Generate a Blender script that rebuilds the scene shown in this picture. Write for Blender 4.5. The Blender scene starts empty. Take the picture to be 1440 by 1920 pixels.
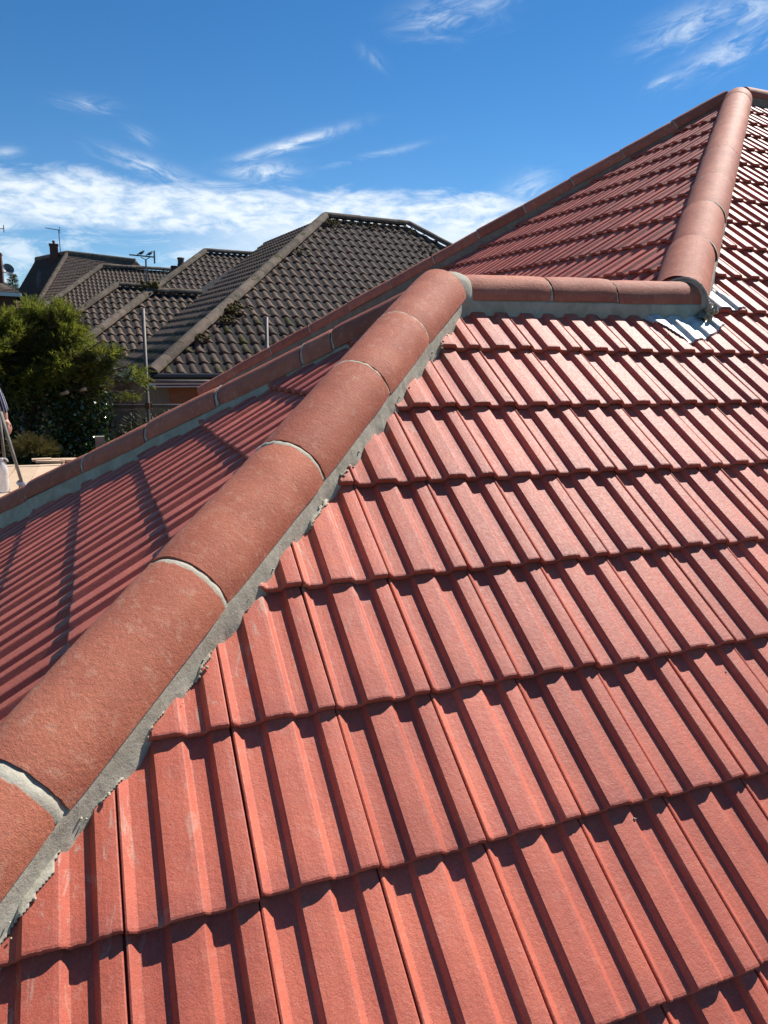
import bpy, bmesh, math, random
from mathutils import Vector as V3, Matrix, noise

random.seed(7)
C = bpy.context.scene.collection
sc = bpy.context.scene
PI = math.pi

# ------------------------------------------------------------------ camera
CAM = V3((0.013, -0.975, 0.831))
cr = V3((0.93229, -0.36132, 0.01693)); cu = V3((0.06234, 0.20661, 0.97643)); cf = V3((0.35630, 0.90926, -0.21514))
cam = bpy.data.cameras.new('camera')
cam.sensor_fit = 'VERTICAL'; cam.sensor_height = 36.0; cam.sensor_width = 27.0
FPX = 1366.6
cam.lens = FPX / 1920 * 36.0
cam.clip_start = 0.05; cam.clip_end = 3000
camo = bpy.data.objects.new('camera', cam); C.objects.link(camo)
camo.matrix_world = Matrix(((cr.x, cu.x, -cf.x, CAM.x), (cr.y, cu.y, -cf.y, CAM.y), (cr.z, cu.z, -cf.z, CAM.z), (0, 0, 0, 1)))
sc.camera = camo

def proj(P):
    d = P - CAM; z = d.dot(cf)
    if z < 0.03: return None
    return (720 + FPX * d.dot(cr) / z, 960 - FPX * d.dot(cu) / z)

# ------------------------------------------------------------------ sun, sky, exposure
SUN = V3((0.86, 0.40, 1.0)).normalized()
sl = bpy.data.lights.new('sun', 'SUN'); sl.energy = 5.0; sl.angle = math.radians(0.53); sl.color = (1.0, 0.955, 0.88)
so = bpy.data.objects.new('sun', sl); C.objects.link(so)
so.rotation_euler = (-SUN).to_track_quat('-Z', 'Y').to_euler()
SUN_EL = math.asin(SUN.z); SUN_AZ = math.atan2(SUN.x, SUN.y)

sc.view_settings.view_transform = 'Standard'; sc.view_settings.look = 'None'
sc.view_settings.gamma = 1.0; sc.view_settings.use_curve_mapping = False
sc.view_settings.exposure = 0.52

class NT:
    """small helper round a node tree"""
    def __init__(s, tree): s.t = tree
    def n(s, typ, **kw):
        nd = s.t.nodes.new(typ)
        ins = kw.pop('ins', {})
        for k, v in kw.items(): setattr(nd, k, v)
        for k, v in ins.items(): s.set(nd.inputs[k], v)
        return nd
    def set(s, sock, v):
        if isinstance(v, bpy.types.NodeSocket): s.t.links.new(v, sock)
        elif isinstance(v, bpy.types.Node): s.t.links.new(v.outputs[0], sock)
        else: sock.default_value = v
    def m(s, op, a, b=0.0, c=None, clamp=False):
        nd = s.t.nodes.new('ShaderNodeMath'); nd.operation = op; nd.use_clamp = clamp
        s.set(nd.inputs[0], a); s.set(nd.inputs[1], b)
        if c is not None: s.set(nd.inputs[2], c)
        return nd.outputs[0]
    def vm(s, op, a, b):
        nd = s.t.nodes.new('ShaderNodeVectorMath'); nd.operation = op
        s.set(nd.inputs[0], a); s.set(nd.inputs[1], b)
        return nd.outputs['Value'] if op in ('DOT_PRODUCT', 'LENGTH', 'DISTANCE') else nd.outputs[0]
    def mix(s, f, a, b, typ='MIX'):
        nd = s.t.nodes.new('ShaderNodeMix'); nd.data_type = 'RGBA'; nd.blend_type = typ
        s.set(nd.inputs[0], f); s.set(nd.inputs[6], a); s.set(nd.inputs[7], b)
        return nd.outputs[2]
    def noise(s, vec, scale, detail=3, rough=0.55, dist=0.0):
        nd = s.t.nodes.new('ShaderNodeTexNoise')
        if vec is not None: s.set(nd.inputs['Vector'], vec)
        nd.inputs['Scale'].default_value = scale; nd.inputs['Detail'].default_value = detail
        nd.inputs['Roughness'].default_value = rough; nd.inputs['Distortion'].default_value = dist
        return nd.outputs[0]
    def ramp(s, f, lo, hi, a=0.0, b=1.0):
        nd = s.t.nodes.new('ShaderNodeMapRange'); nd.clamp = True; nd.interpolation_type = 'SMOOTHSTEP'
        s.set(nd.inputs[0], f)
        for i, v in enumerate((lo, hi, a, b)): s.set(nd.inputs[i + 1], v)
        return nd.outputs[0]

def col(c): return (c[0], c[1], c[2], 1.0)

world = bpy.data.worlds.new('World'); sc.world = world; world.use_nodes = True
wt = world.node_tree; wt.nodes.clear(); W = NT(wt)
sky = W.n('ShaderNodeTexSky', sky_type='NISHITA', sun_disc=False, sun_elevation=SUN_EL, sun_rotation=SUN_AZ,
          altitude=1200.0, air_density=1.0, dust_density=0.0, ozone_density=3.5)
tc = W.n('ShaderNodeTexCoord').outputs['Generated']
hs = W.n('ShaderNodeHueSaturation', ins={'Hue': 0.500, 'Saturation': 1.28, 'Value': 1.26, 'Color': sky})
sep = W.n('ShaderNodeSeparateXYZ', ins={0: tc})
dx, dy, dz = sep.outputs
# azimuth measured clockwise from +Y and elevation, both in degrees
az = W.m('MULTIPLY', W.m('ARCTAN2', dx, dy), 180 / PI)
el = W.m('MULTIPLY', W.m('ARCSINE', dz), 180 / PI)
# high cloud deck: direction divided by height, so the pattern shortens to the horizon
inv = W.m('DIVIDE', 1.0, W.m('MAXIMUM', dz, 0.02))
deck = W.n('ShaderNodeCombineXYZ', ins={0: W.m('MULTIPLY', dx, inv), 1: W.m('MULTIPLY', dy, inv), 2: 0.0}).outputs[0]
fine = W.noise(deck, 9.0, 6, 0.62, 0.6)
broad = W.noise(deck, 1.1, 5, 0.6, 0.8)
azel = W.n('ShaderNodeCombineXYZ', ins={0: az, 1: W.m('MULTIPLY', el, 1.0), 2: 0.0}).outputs[0]
fib = W.noise(W.vm('MULTIPLY', azel, (0.16, 0.5, 1.0)), 1.0, 6, 0.65, 1.2)
fleck = W.noise(W.vm('MULTIPLY', azel, (0.55, 1.5, 1.0)), 1.0, 5, 0.62, 0.3)
def bump(lo, lo2, hi2, hi, x):
    return W.m('MULTIPLY', W.ramp(x, lo, lo2), W.ramp(x, hi2, hi, 1.0, 0.0))
edge = W.m('MULTIPLY', W.m('SUBTRACT', fib, 0.5), 3.0)
elw = W.m('ADD', el, edge)
# the long bank low over the houses, thick at its foot on the right, veil-like on the left
band = bump(7.2, 9.0, 10.3, 11.7, elw)
bandaz = bump(-75.0, -30.0, 29.0, 33.5, az)
dens = W.m('MULTIPLY', W.m('MULTIPLY', band, bandaz), W.ramp(fleck, 0.22, 0.62, 0.42, 1.0))
low = W.m('MULTIPLY', bump(2.5, 5.0, 8.0, 10.0, elw), W.ramp(W.m('ADD', fib, W.m('MULTIPLY', az, -0.002)), 0.42, 0.68, 0.0, 0.75))
bank2 = W.m('MULTIPLY', W.m('MULTIPLY', bump(3.5, 6.5, 8.6, 10.2, elw), bump(2.0, 16.0, 29.0, 36.0, az)), 0.9)
dens = W.m('MAXIMUM', dens, W.m('MAXIMUM', W.m('MULTIPLY', low, bump(-80, -50, 30, 60, az)), bank2))
# single wisps: centre azimuth/elevation, half-lengths along and across, tilt
def wisp(a0, e0, la, lb, tilt, amount, sc_=1.0):
    ca, sa = math.cos(math.radians(tilt)), math.sin(math.radians(tilt))
    da = W.m('SUBTRACT', az, a0); de = W.m('SUBTRACT', el, e0)
    u = W.m('ADD', W.m('MULTIPLY', da, ca), W.m('MULTIPLY', de, sa))
    v = W.m('SUBTRACT', W.m('MULTIPLY', de, ca), W.m('MULTIPLY', da, sa))
    wv = W.n('ShaderNodeCombineXYZ', ins={0: W.m('MULTIPLY', u, 0.22 * sc_), 1: W.m('MULTIPLY', v, 0.75 * sc_), 2: a0 * 1.7}).outputs[0]
    ns = W.noise(wv, 1.0, 7, 0.66, 1.6)
    vv = W.m('ADD', v, W.m('MULTIPLY', W.m('SUBTRACT', ns, 0.5), lb * 2.2))
    r2 = W.m('ADD', W.m('POWER', W.m('DIVIDE', u, la), 2.0), W.m('POWER', W.m('DIVIDE', vv, lb), 2.0))
    g = W.m('POWER', 2.718, W.m('MULTIPLY', r2, -1.0))
    return W.m('MULTIPLY', W.m('MULTIPLY', g, W.ramp(ns, 0.34, 0.72)), amount)
WISPS = [(14.0, 14.1, 3.6, 0.34, 17, 1.3), (12.2, 12.3, 2.0, 0.6, 6, 1.2), (19.6, 13.5, 3.2, 0.20, 13, 0.6), (25.5, 22.0, 2.8, 0.9, 5, 0.75), (28.0, 22.6, 2.2, 0.5, 12, 0.5),
         (20.1, 19.4, 0.9, 0.38, -35, 0.6), (41.3, 20.6, 2.6, 0.9, 14, 0.7), (44.0, 19.0, 3.4, 0.75, 22, 0.75), (40.3, 17.6, 1.3, 0.28, 12, 0.8), (45.0, 21.0, 2.6, 0.8, -8, 0.7),
         (0.5, 15.5, 1.7, 0.40, 2, 0.55), (3.9, 14.0, 0.9, 0.4, -20, 0.4), (4.7, 12.1, 3.0, 0.5, -14, 0.8), (31.3, 11.6, 1.8, 0.8, 22, 0.75), (-4.6, 12.2, 0.8, 0.3, 10, 0.5)]
for a_ in WISPS: dens = W.m('MAXIMUM', dens, wisp(*a_))
dens = W.m('MULTIPLY', W.m('MINIMUM', dens, 1.0), 0.86)
SKY = 0.064
cloudc = W.mix(W.ramp(fleck, 0.3, 0.7), (0.56 / SKY, 0.65 / SKY, 0.74 / SKY, 1), (0.72 / SKY, 0.76 / SKY, 0.79 / SKY, 1))
skyc = W.mix(dens, hs, cloudc)
bg = W.n('ShaderNodeBackground', ins={'Color': skyc, 'Strength': SKY})
wo = W.n('ShaderNodeOutputWorld', ins={'Surface': bg})

# ------------------------------------------------------------------ materials
def new_mat(name):
    m = bpy.data.materials.new(name); m.use_nodes = True
    t = m.node_tree; t.nodes.clear(); N = NT(t)
    b = N.n('ShaderNodeBsdfPrincipled'); o = N.n('ShaderNodeOutputMaterial', ins={'Surface': b})
    tco = N.n('ShaderNodeTexCoord').outputs['Object']
    oi = N.n('ShaderNodeObjectInfo')
    vec = N.vm('ADD', tco, N.vm('MULTIPLY', oi.outputs['Location'], (7.31, 3.77, 5.13)))
    return m, N, b, vec, oi.outputs['Random']

def simple(name, c, rough=0.6, var=0.25, scale=20.0, bumpd=0.0, metal=0.0, rnd=0.15, c2=None, spec=0.5):
    m, N, b, vec, ran = new_mat(name)
    f = N.ramp(N.noise(vec, scale, 4, 0.6), 0.3, 0.7)
    lo = tuple(x * (1 - var) for x in c) if c2 is None else c2
    cc = N.mix(f, col(lo), col(c))
    cc = N.mix(1.0, cc, N.n('ShaderNodeCombineXYZ', ins={i: N.m('ADD', 1 - rnd, N.m('MULTIPLY', ran, 2 * rnd)) for i in range(3)}).outputs[0], 'MULTIPLY')
    N.set(b.inputs['Base Color'], cc); b.inputs['Roughness'].default_value = rough; b.inputs['Metallic'].default_value = metal
    b.inputs['Specular IOR Level'].default_value = spec
    if bumpd:
        bp = N.n('ShaderNodeBump', ins={'Strength': 0.8, 'Distance': bumpd, 'Height': N.noise(vec, scale * 4, 4, 0.6)})
        N.set(b.inputs['Normal'], bp)
    return m

def red_tile_mat(name, ca, cb, dust, grain, rough, pits=True, smears=False, bloom=0.35, spec=0.5):
    m, N, b, vec, ran = new_mat(name)
    big = N.noise(vec, 9.0, 4, 0.6); mid = N.noise(vec, 45.0, 4, 0.6); sand = N.noise(vec, 420.0, 3, 0.7)
    c = N.mix(N.ramp(big, 0.32, 0.68), col(ca), col(cb))
    c = N.mix(N.m('MULTIPLY', N.ramp(mid, 0.5, 0.78), bloom), c, col(dust))
    loc_ = N.n('ShaderNodeSeparateXYZ', ins={0: N.n('ShaderNodeTexCoord').outputs['Object']})
    if smears:   # grime held along the tails and in the channels
        tail = N.m('MULTIPLY', N.ramp(N.m('ADD', loc_.outputs[1], N.m('MULTIPLY', N.m('SUBTRACT', mid, 0.5), 0.05)), 0.005, 0.06, 1.0, 0.0), 0.28)
        c = N.mix(tail, c, (0.30, 0.085, 0.070, 1))
        c = N.mix(N.m('MULTIPLY', N.ramp(N.noise(N.vm('MULTIPLY', vec, (60.0, 5.0, 20.0)), 1.0, 4, 0.65), 0.55, 0.75), 0.14), c, (0.26, 0.085, 0.065, 1))
    tint = N.m('ADD', 0.84, N.m('MULTIPLY', ran, 0.32))
    c = N.mix(1.0, c, N.n('ShaderNodeCombineXYZ', ins={0: tint, 1: N.m('POWER', tint, 1.3), 2: N.m('POWER', tint, 1.3)}).outputs[0], 'MULTIPLY')
    c = N.mix(1.0, c, N.n('ShaderNodeCombineXYZ', ins={i: N.ramp(sand, 0.25, 0.75, 0.78, 1.2) for i in range(3)}).outputs[0], 'MULTIPLY')
    if smears:   # cement wiped over the tiles beside the hip
        ps = N.n('ShaderNodeNewGeometry').outputs['Position']
        sp = N.n('ShaderNodeSeparateXYZ', ins={0: ps})
        dist = N.m('SUBTRACT', N.m('ADD', N.m('MULTIPLY', sp.outputs[0], 0.973), 0.306), sp.outputs[1])
        near = N.m('MULTIPLY', N.ramp(dist, 0.15, 0.55, 1.0, 0.0), N.ramp(dist, 0.0, 0.05))
        st = N.noise(N.vm('MULTIPLY', ps, (30.0, 9.0, 9.0)), 1.0, 5, 0.7, 1.5)
        c = N.mix(N.m('MULTIPLY', N.m('MULTIPLY', near, N.ramp(st, 0.56, 0.68)), 0.65), c, (0.46, 0.33, 0.25, 1))
    if pits:
        vo = N.n('ShaderNodeTexVoronoi', ins={'Vector': vec, 'Scale': 38.0})
        c = N.mix(N.m('MULTIPLY', N.ramp(vo.outputs['Distance'], 0.03, 0.06, 1.0, 0.0), N.ramp(N.noise(vec, 5.0, 2), 0.5, 0.62)), c, col(tuple(x * 0.12 for x in ca)))
        sc1 = N.noise(N.vm('MULTIPLY', vec, (160.0, 22.0, 60.0)), 1.0, 3, 0.6)
        c = N.mix(N.m('MULTIPLY', N.ramp(sc1, 0.70, 0.78), 0.15), c, col(dust))
    N.set(b.inputs['Base Color'], c)
    N.set(b.inputs['Roughness'], N.ramp(N.noise(vec, 110.0, 3, 0.6), 0.3, 0.7, rough - 0.03, rough + 0.05)); b.inputs['Specular IOR Level'].default_value = spec
    h = N.m('ADD', N.m('MULTIPLY', sand, 0.5), N.m('MULTIPLY', N.noise(vec, 130.0, 3, 0.6), 0.8))
    bp = N.n('ShaderNodeBump', ins={'Strength': 0.9, 'Distance': grain, 'Height': h})
    N.set(b.inputs['Normal'], bp)
    return m

M = {}
M['tile'] = red_tile_mat('red roof tile', (0.555, 0.131, 0.076), (0.465, 0.107, 0.066), (0.57, 0.24, 0.17), 0.0012, 0.58, smears=True, spec=0.36)
M['cap'] = red_tile_mat('terracotta hip tile', (0.50, 0.155, 0.088), (0.41, 0.120, 0.070), (0.58, 0.30, 0.20), 0.0018, 0.72, bloom=0.55, spec=0.25)
def mortar_mat(name, k, tn=(1, 1, 1)):
    m, N, b, vec, ran = new_mat(name)
    a = N.noise(vec, 14.0, 5, 0.65, 0.5); f = N.noise(vec, 260.0, 3, 0.7)
    c = N.mix(N.ramp(a, 0.3, 0.7), (0.35 * k, 0.305 * k, 0.225 * k, 1), (0.49 * k, 0.44 * k, 0.34 * k, 1))
    c = N.mix(N.m('MULTIPLY', N.ramp(N.noise(vec, 50.0, 4, 0.7), 0.6, 0.75), 0.6), c, (0.62, 0.59, 0.52, 1))
    c = N.mix(N.ramp(f, 0.3, 0.42, 0.35, 0.0), c, (0.12, 0.12, 0.10, 1))
    c = N.mix(1.0, c, col(tn), 'MULTIPLY')
    N.set(b.inputs['Base Color'], c); b.inputs['Roughness'].default_value = 0.85
    bp = N.n('ShaderNodeBump', ins={'Strength': 0.9, 'Distance': 0.002, 'Height': N.m('ADD', N.noise(vec, 60.0, 4, 0.6), N.m('MULTIPLY', f, 0.4))})
    N.set(b.inputs['Normal'], bp); return m
M['mortar'] = mortar_mat('cement mortar', 1.0); M['mortar_shaded'] = mortar_mat('shade darkened brown mortar', 0.62, (1.0, 0.84, 0.78)); M['mortar_pale'] = mortar_mat('pale joint mortar', 1.12)  # darker brown copy puts the back hip's shade into the mortar colour
def lead_mat():
    m, N, b, vec, ran = new_mat('weathered lead')
    a = N.noise(vec, 22.0, 4, 0.6)
    N.set(b.inputs['Base Color'], N.mix(N.ramp(a, 0.3, 0.7), (0.44, 0.42, 0.39, 1), (0.66, 0.64, 0.59, 1)))
    b.inputs['Metallic'].default_value = 0.0; b.inputs['Roughness'].default_value = 0.5
    bp = N.n('ShaderNodeBump', ins={'Strength': 0.5, 'Distance': 0.002, 'Height': N.noise(vec, 60.0, 3, 0.6)})
    N.set(b.inputs['Normal'], bp); return m
M['lead'] = lead_mat()
M['felt'] = simple('roofing felt', (0.012, 0.010, 0.010), 0.95, rnd=0)
def pantile_mat(name, ca, cb, lich, moss=0.0, rough=0.9):
    m, N, b, vec, ran = new_mat(name)
    big = N.noise(vec, 5.0, 4, 0.6)
    c = N.mix(N.ramp(big, 0.35, 0.65), col(ca), col(cb))
    tint = N.m('ADD', 0.7, N.m('MULTIPLY', ran, 0.6))
    c = N.mix(1.0, c, N.n('ShaderNodeCombineXYZ', ins={i: tint for i in range(3)}).outputs[0], 'MULTIPLY')
    c = N.mix(N.m('MULTIPLY', N.ramp(N.noise(vec, 24.0, 5, 0.7), 0.57, 0.68), 0.7), c, col(lich))
    c = N.mix(N.m('MULTIPLY', N.ramp(N.noise(vec, 60.0, 3, 0.7), 0.62, 0.7), 0.5), c, (0.03, 0.027, 0.022, 1))
    if moss:
        c = N.mix(N.ramp(N.noise(vec, 3.0, 5, 0.75), 0.62 - moss, 0.68 - moss), c, (0.055, 0.05, 0.012, 1))
    N.set(b.inputs['Base Color'], c); b.inputs['Roughness'].default_value = rough; b.inputs['Specular IOR Level'].default_value = 0.25
    bp = N.n('ShaderNodeBump', ins={'Strength': 0.8, 'Distance': 0.006, 'Height': N.noise(vec, 90.0, 4, 0.65)})
    N.set(b.inputs['Normal'], bp); return m
M['pantile'] = pantile_mat('weathered brown pantile', (0.128, 0.086, 0.062), (0.090, 0.063, 0.048), (0.20, 0.165, 0.12))
M['pantile_moss'] = pantile_mat('mossy brown pantile', (0.120, 0.084, 0.058), (0.086, 0.062, 0.045), (0.19, 0.16, 0.11), moss=0.15)
M['old_cap'] = pantile_mat('lichened ridge tile', (0.17, 0.128, 0.095), (0.105, 0.082, 0.064), (0.30, 0.27, 0.20), moss=0.04)
M['plain_roof'] = pantile_mat('plain tile brown', (0.135, 0.098, 0.076), (0.10, 0.074, 0.060), (0.17, 0.14, 0.11))
M['wood'] = simple('pale scaffold timber', (0.62, 0.44, 0.30), 0.7, 0.12, 6.0, 0.001, rnd=0.08)
M['oldwood'] = simple('grey weathered timber', (0.20, 0.18, 0.15), 0.8, 0.35, 12.0, 0.002)
M['tube'] = simple('galvanised scaffold tube', (0.17, 0.15, 0.135), 0.6, 0.35, 9.0, 0.0005, metal=0.2)
M['rust'] = simple('rusty coupler steel', (0.13, 0.065, 0.04), 0.7, 0.4, 40.0, 0.001, metal=0.3)
M['white'] = simple('white painted trim', (0.72, 0.72, 0.70), 0.5, 0.08, 8.0)
M['black'] = simple('black plastic gutter', (0.02, 0.02, 0.021), 0.4, 0.2, 8.0)
M['brown'] = simple('brown painted timber', (0.10, 0.06, 0.042), 0.6, 0.3, 15.0)
M['dark_metal'] = simple('dull aerial metal', (0.10, 0.10, 0.11), 0.5, 0.2, 30.0, metal=0.5)
M['dish'] = simple('grey dish enamel', (0.12, 0.125, 0.14), 0.5, 0.1, 10.0)
M['glass'] = simple('dark window glass', (0.02, 0.025, 0.03), 0.08, 0.1, 3.0)
M['render'] = simple('cream wall render', (0.52, 0.46, 0.38), 0.9, 0.15, 5.0, 0.004)
M['moss'] = simple('yellow brown moss', (0.11, 0.085, 0.018), 0.95, 0.5, 30.0, 0.01)
M['bark'] = simple('red brown bark', (0.13, 0.075, 0.05), 0.9, 0.45, 25.0, 0.01)
M['cutwood'] = simple('fresh cut branch end', (0.55, 0.36, 0.20), 0.8, 0.15, 40.0)
M['bird'] = simple('dark feathers', (0.03, 0.03, 0.035), 0.7, 0.3, 30.0)
M['pot'] = simple('clay chimney pot', (0.10, 0.075, 0.065), 0.8, 0.3, 20.0)
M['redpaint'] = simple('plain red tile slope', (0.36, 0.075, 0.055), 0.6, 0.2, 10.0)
def brick_mat(name, a, bcol, mort, scale):
    m, N, b, vec, ran = new_mat(name)
    tco = N.n('ShaderNodeTexCoord').outputs['UV']
    br = N.n('ShaderNodeTexBrick', ins={'Vector': tco, 'Color1': col(a), 'Color2': col(bcol), 'Mortar': col(mort), 'Scale': scale, 'Mortar Size': 0.012, 'Brick Width': 0.45, 'Row Height': 0.15})
    c = N.mix(N.ramp(N.noise(vec, 3.0, 4), 0.3, 0.7, 0.0, 0.35), br.outputs[0], col(tuple(x * 0.6 for x in a)))
    N.set(b.inputs['Base Color'], c); b.inputs['Roughness'].default_value = 0.9; return m
M['brick'] = brick_mat('orange brown brick', (0.38, 0.15, 0.075), (0.30, 0.115, 0.06), (0.22, 0.18, 0.14), 2.0)
M['dark_brick'] = brick_mat('dark red brick', (0.14, 0.045, 0.035), (0.10, 0.035, 0.03), (0.10, 0.08, 0.07), 2.0)
def leaf_mat(name, ca, cb, rough, trans=0.3, spec=0.4):
    m, N, b, vec, ran = new_mat(name)
    ge = N.n('ShaderNodeNewGeometry')
    f = ge.outputs['Random Per Island']
    N.set(b.inputs['Base Color'], N.mix(f, col(ca), col(cb)))
    b.inputs['Roughness'].default_value = rough; b.inputs['Specular IOR Level'].default_value = spec
    tr = N.n('ShaderNodeBsdfTranslucent'); N.set(tr.inputs['Color'], N.mix(f, col(tuple(x * 1.3 for x in ca)), col(tuple(x * 1.3 for x in cb))))
    mx = N.n('ShaderNodeMixShader', ins={0: trans, 1: b, 2: tr})
    out = [n for n in N.t.nodes if n.type == 'OUTPUT_MATERIAL'][0]
    N.t.links.new(mx.outputs[0], out.inputs['Surface']); return m
M['cypress'] = leaf_mat('golden cypress spray', (0.10, 0.125, 0.018), (0.23, 0.235, 0.032), 0.7, 0.42)
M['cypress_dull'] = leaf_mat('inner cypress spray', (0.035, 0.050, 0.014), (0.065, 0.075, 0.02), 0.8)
M['ivy'] = leaf_mat('glossy ivy leaf', (0.022, 0.045, 0.012), (0.06, 0.095, 0.022), 0.22, 0.12, 0.7)
M['rhodo'] = leaf_mat('shrub leaf', (0.05, 0.06, 0.03), (0.11, 0.11, 0.06), 0.35, 0.15, 0.5)
M['dry'] = leaf_mat('dry cypress spray', (0.07, 0.055, 0.018), (0.13, 0.11, 0.03), 0.8)
M['grass'] = simple('rough lawn', (0.06, 0.085, 0.03), 0.95, 0.4, 3.0, 0.02)
M['navy'] = None
def stripe_mat():
    m, N, b, vec, ran = new_mat('navy sleeve with white stripes')
    tco = N.n('ShaderNodeTexCoord').outputs['Object']
    s = N.m('FRACT', N.m('MULTIPLY', N.vm('DOT_PRODUCT', tco, (1.0, 0.55, 0.22)), 34.0))
    N.set(b.inputs['Base Color'], N.mix(N.ramp(s, 0.78, 0.84), (0.012, 0.016, 0.055, 1), (0.55, 0.57, 0.65, 1)))
    b.inputs['Roughness'].default_value = 0.8; return m
M['navy'] = stripe_mat()
M['denim'] = simple('dark work trousers', (0.03, 0.032, 0.04), 0.9, 0.3, 30.0)
M['skin'] = simple('skin', (0.52, 0.30, 0.22), 0.55, 0.1, 20.0, rnd=0)
M['hair'] = simple('short dark hair', (0.03, 0.02, 0.015), 0.7, 0.3, 60.0, rnd=0)
M['boot'] = simple('work boots', (0.06, 0.045, 0.03), 0.7, 0.3, 30.0)
def bottle_mat():
    m, N, b, vec, ran = new_mat('translucent plastic bottle')
    b.inputs['Base Color'].default_value = (0.85, 0.86, 0.86, 1); b.inputs['Roughness'].default_value = 0.25
    tr = N.n('ShaderNodeBsdfTransparent'); tr.inputs[0].default_value = (0.95, 0.96, 0.97, 1)
    mx = N.n('ShaderNodeMixShader', ins={0: 0.42, 1: b, 2: tr})
    out = [n for n in N.t.nodes if n.type == 'OUTPUT_MATERIAL'][0]
    N.t.links.new(mx.outputs[0], out.inputs['Surface']); return m
M['bottle'] = bottle_mat()

# ------------------------------------------------------------------ object helpers
def thing(name, label, cat, loc=(0, 0, 0), group=None):
    o = bpy.data.objects.new(name, None); C.objects.link(o); o.location = loc; o.empty_display_size = 0.2
    o['label'] = label; o['category'] = cat
    if group: o['group'] = group
    return o
def tag(o, label, cat, group=None):
    o['label'] = label; o['category'] = cat
    if group: o['group'] = group
    return o
def mesh(name, verts, faces, mat, smooth=False):
    me = bpy.data.meshes.new(name); me.from_pydata([tuple(v) for v in verts], [], faces); me.materials.append(mat)
    if smooth:
        for p in me.polygons: p.use_smooth = True
    me.update(); return me
def from_bm(name, bm, mat, smooth=False):
    me = bpy.data.meshes.new(name); bm.to_mesh(me); bm.free(); me.materials.append(mat)
    if smooth:
        for p in me.polygons: p.use_smooth = True
    return me
def origin(par):
    o = V3((0, 0, 0))
    while par is not None: o += V3(par.location); par = par.parent
    return o
def obj(name, me, parent=None, mat=None):
    """link mesh me; mat is a WORLD matrix (or None for a mesh in world coordinates)"""
    o = bpy.data.objects.new(name, me); C.objects.link(o)
    mw = mat if mat is not None else Matrix.Identity(4)
    if parent is not None:
        o.parent = parent
        mw = WM[parent.name].inverted() @ mw
        o.matrix_local = mw
        WM[o.name] = WM[parent.name] @ mw
    else:
        o.matrix_world = mw; WM[o.name] = mw.copy()
    return o
WM = {}
def root(*a, **k):
    o = thing(*a, **k); WM[o.name] = Matrix.Translation(o.location); return o

class MB:
    """collects simple shapes into one mesh"""
    def __init__(s): s.v = []; s.f = []; s.uv = {}
    def quad(s, a, b, c, d): i = len(s.v); s.v += [a, b, c, d]; s.f.append((i, i + 1, i + 2, i + 3))
    def box(s, c, ax, ay, az):
        """centre and three half-axis vectors"""
        c = V3(c); ax, ay, az = V3(ax), V3(ay), V3(az); i = len(s.v)
        for z in (-1, 1):
            for y in (-1, 1):
                for x in (-1, 1): s.v.append(c + x * ax + y * ay + z * az)
        for q in ((0, 2, 3, 1), (4, 5, 7, 6), (0, 1, 5, 4), (2, 6, 7, 3), (0, 4, 6, 2), (1, 3, 7, 5)): s.f.append(tuple(i + k for k in q))
    def bx(s, x0, x1, y0, y1, z0, z1):
        s.box(((x0 + x1) / 2, (y0 + y1) / 2, (z0 + z1) / 2), ((x1 - x0) / 2, 0, 0), (0, (y1 - y0) / 2, 0), (0, 0, (z1 - z0) / 2))
    def tube(s, pts, rad, n=10, caps=True):
        pts = [V3(p) for p in pts]; rads = rad if isinstance(rad, (list, tuple)) else [rad] * len(pts)
        i0 = len(s.v); up = None
        for k, p in enumerate(pts):
            d = (pts[min(k + 1, len(pts) - 1)] - pts[max(k - 1, 0)]).normalized()
            if up is None: up = d.orthogonal().normalized()
            a = (up - d * up.dot(d)).normalized(); b = d.cross(a); up = a
            for j in range(n):
                t = 2 * PI * j / n; s.v.append(p + (a * math.cos(t) + b * math.sin(t)) * rads[k])
        for k in range(len(pts) - 1):
            for j in range(n):
                a = i0 + k * n + j; b = i0 + k * n + (j + 1) % n; s.f.append((a, b, b + n, a + n))
        if caps:
            s.f.append(tuple(i0 + j for j in reversed(range(n)))); e = i0 + (len(pts) - 1) * n; s.f.append(tuple(e + j for j in range(n)))
    def lathe(s, base, prof, n=16, axis=(0, 0, 1)):
        ax = V3(axis).normalized(); a = ax.orthogonal().normalized(); b = ax.cross(a); i0 = len(s.v); base = V3(base)
        for r, z in prof:
            for j in range(n):
                t = 2 * PI * j / n; s.v.append(base + ax * z + (a * math.cos(t) + b * math.sin(t)) * r)
        for k in range(len(prof) - 1):
            for j in range(n):
                p = i0 + k * n + j; q = i0 + k * n + (j + 1) % n; s.f.append((p, q, q + n, p + n))
        s.f.append(tuple(i0 + j for j in reversed(range(n)))); e = i0 + (len(prof) - 1) * n; s.f.append(tuple(e + j for j in range(n)))
    def blob(s, c, r, sx=(1, 1, 1), seed=0, rough=0.3, n=6, m=4):
        c = V3(c); i0 = len(s.v)
        for k in range(m + 1):
            ph = PI * k / m
            for j in range(n):
                t = 2 * PI * j / n; d = V3((math.sin(ph) * math.cos(t), math.sin(ph) * math.sin(t), math.cos(ph)))
                q = r * (1 + rough * noise.noise(d * 1.7 + V3((seed * 3.1, seed * 1.7, seed))))
                s.v.append(c + V3((d.x * sx[0], d.y * sx[1], d.z * sx[2])) * q)
        for k in range(m):
            for j in range(n):
                p = i0 + k * n + j; q = i0 + k * n + (j + 1) % n; s.f.append((p, p + n, q + n, q))
    def done(s, name, mat, parent=None, smooth=False):
        return obj(name, mesh(name, s.v, s.f, mat, smooth), parent)
    def me(s, name, mat, smooth=False): return mesh(name, s.v, s.f, mat, smooth)

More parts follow.
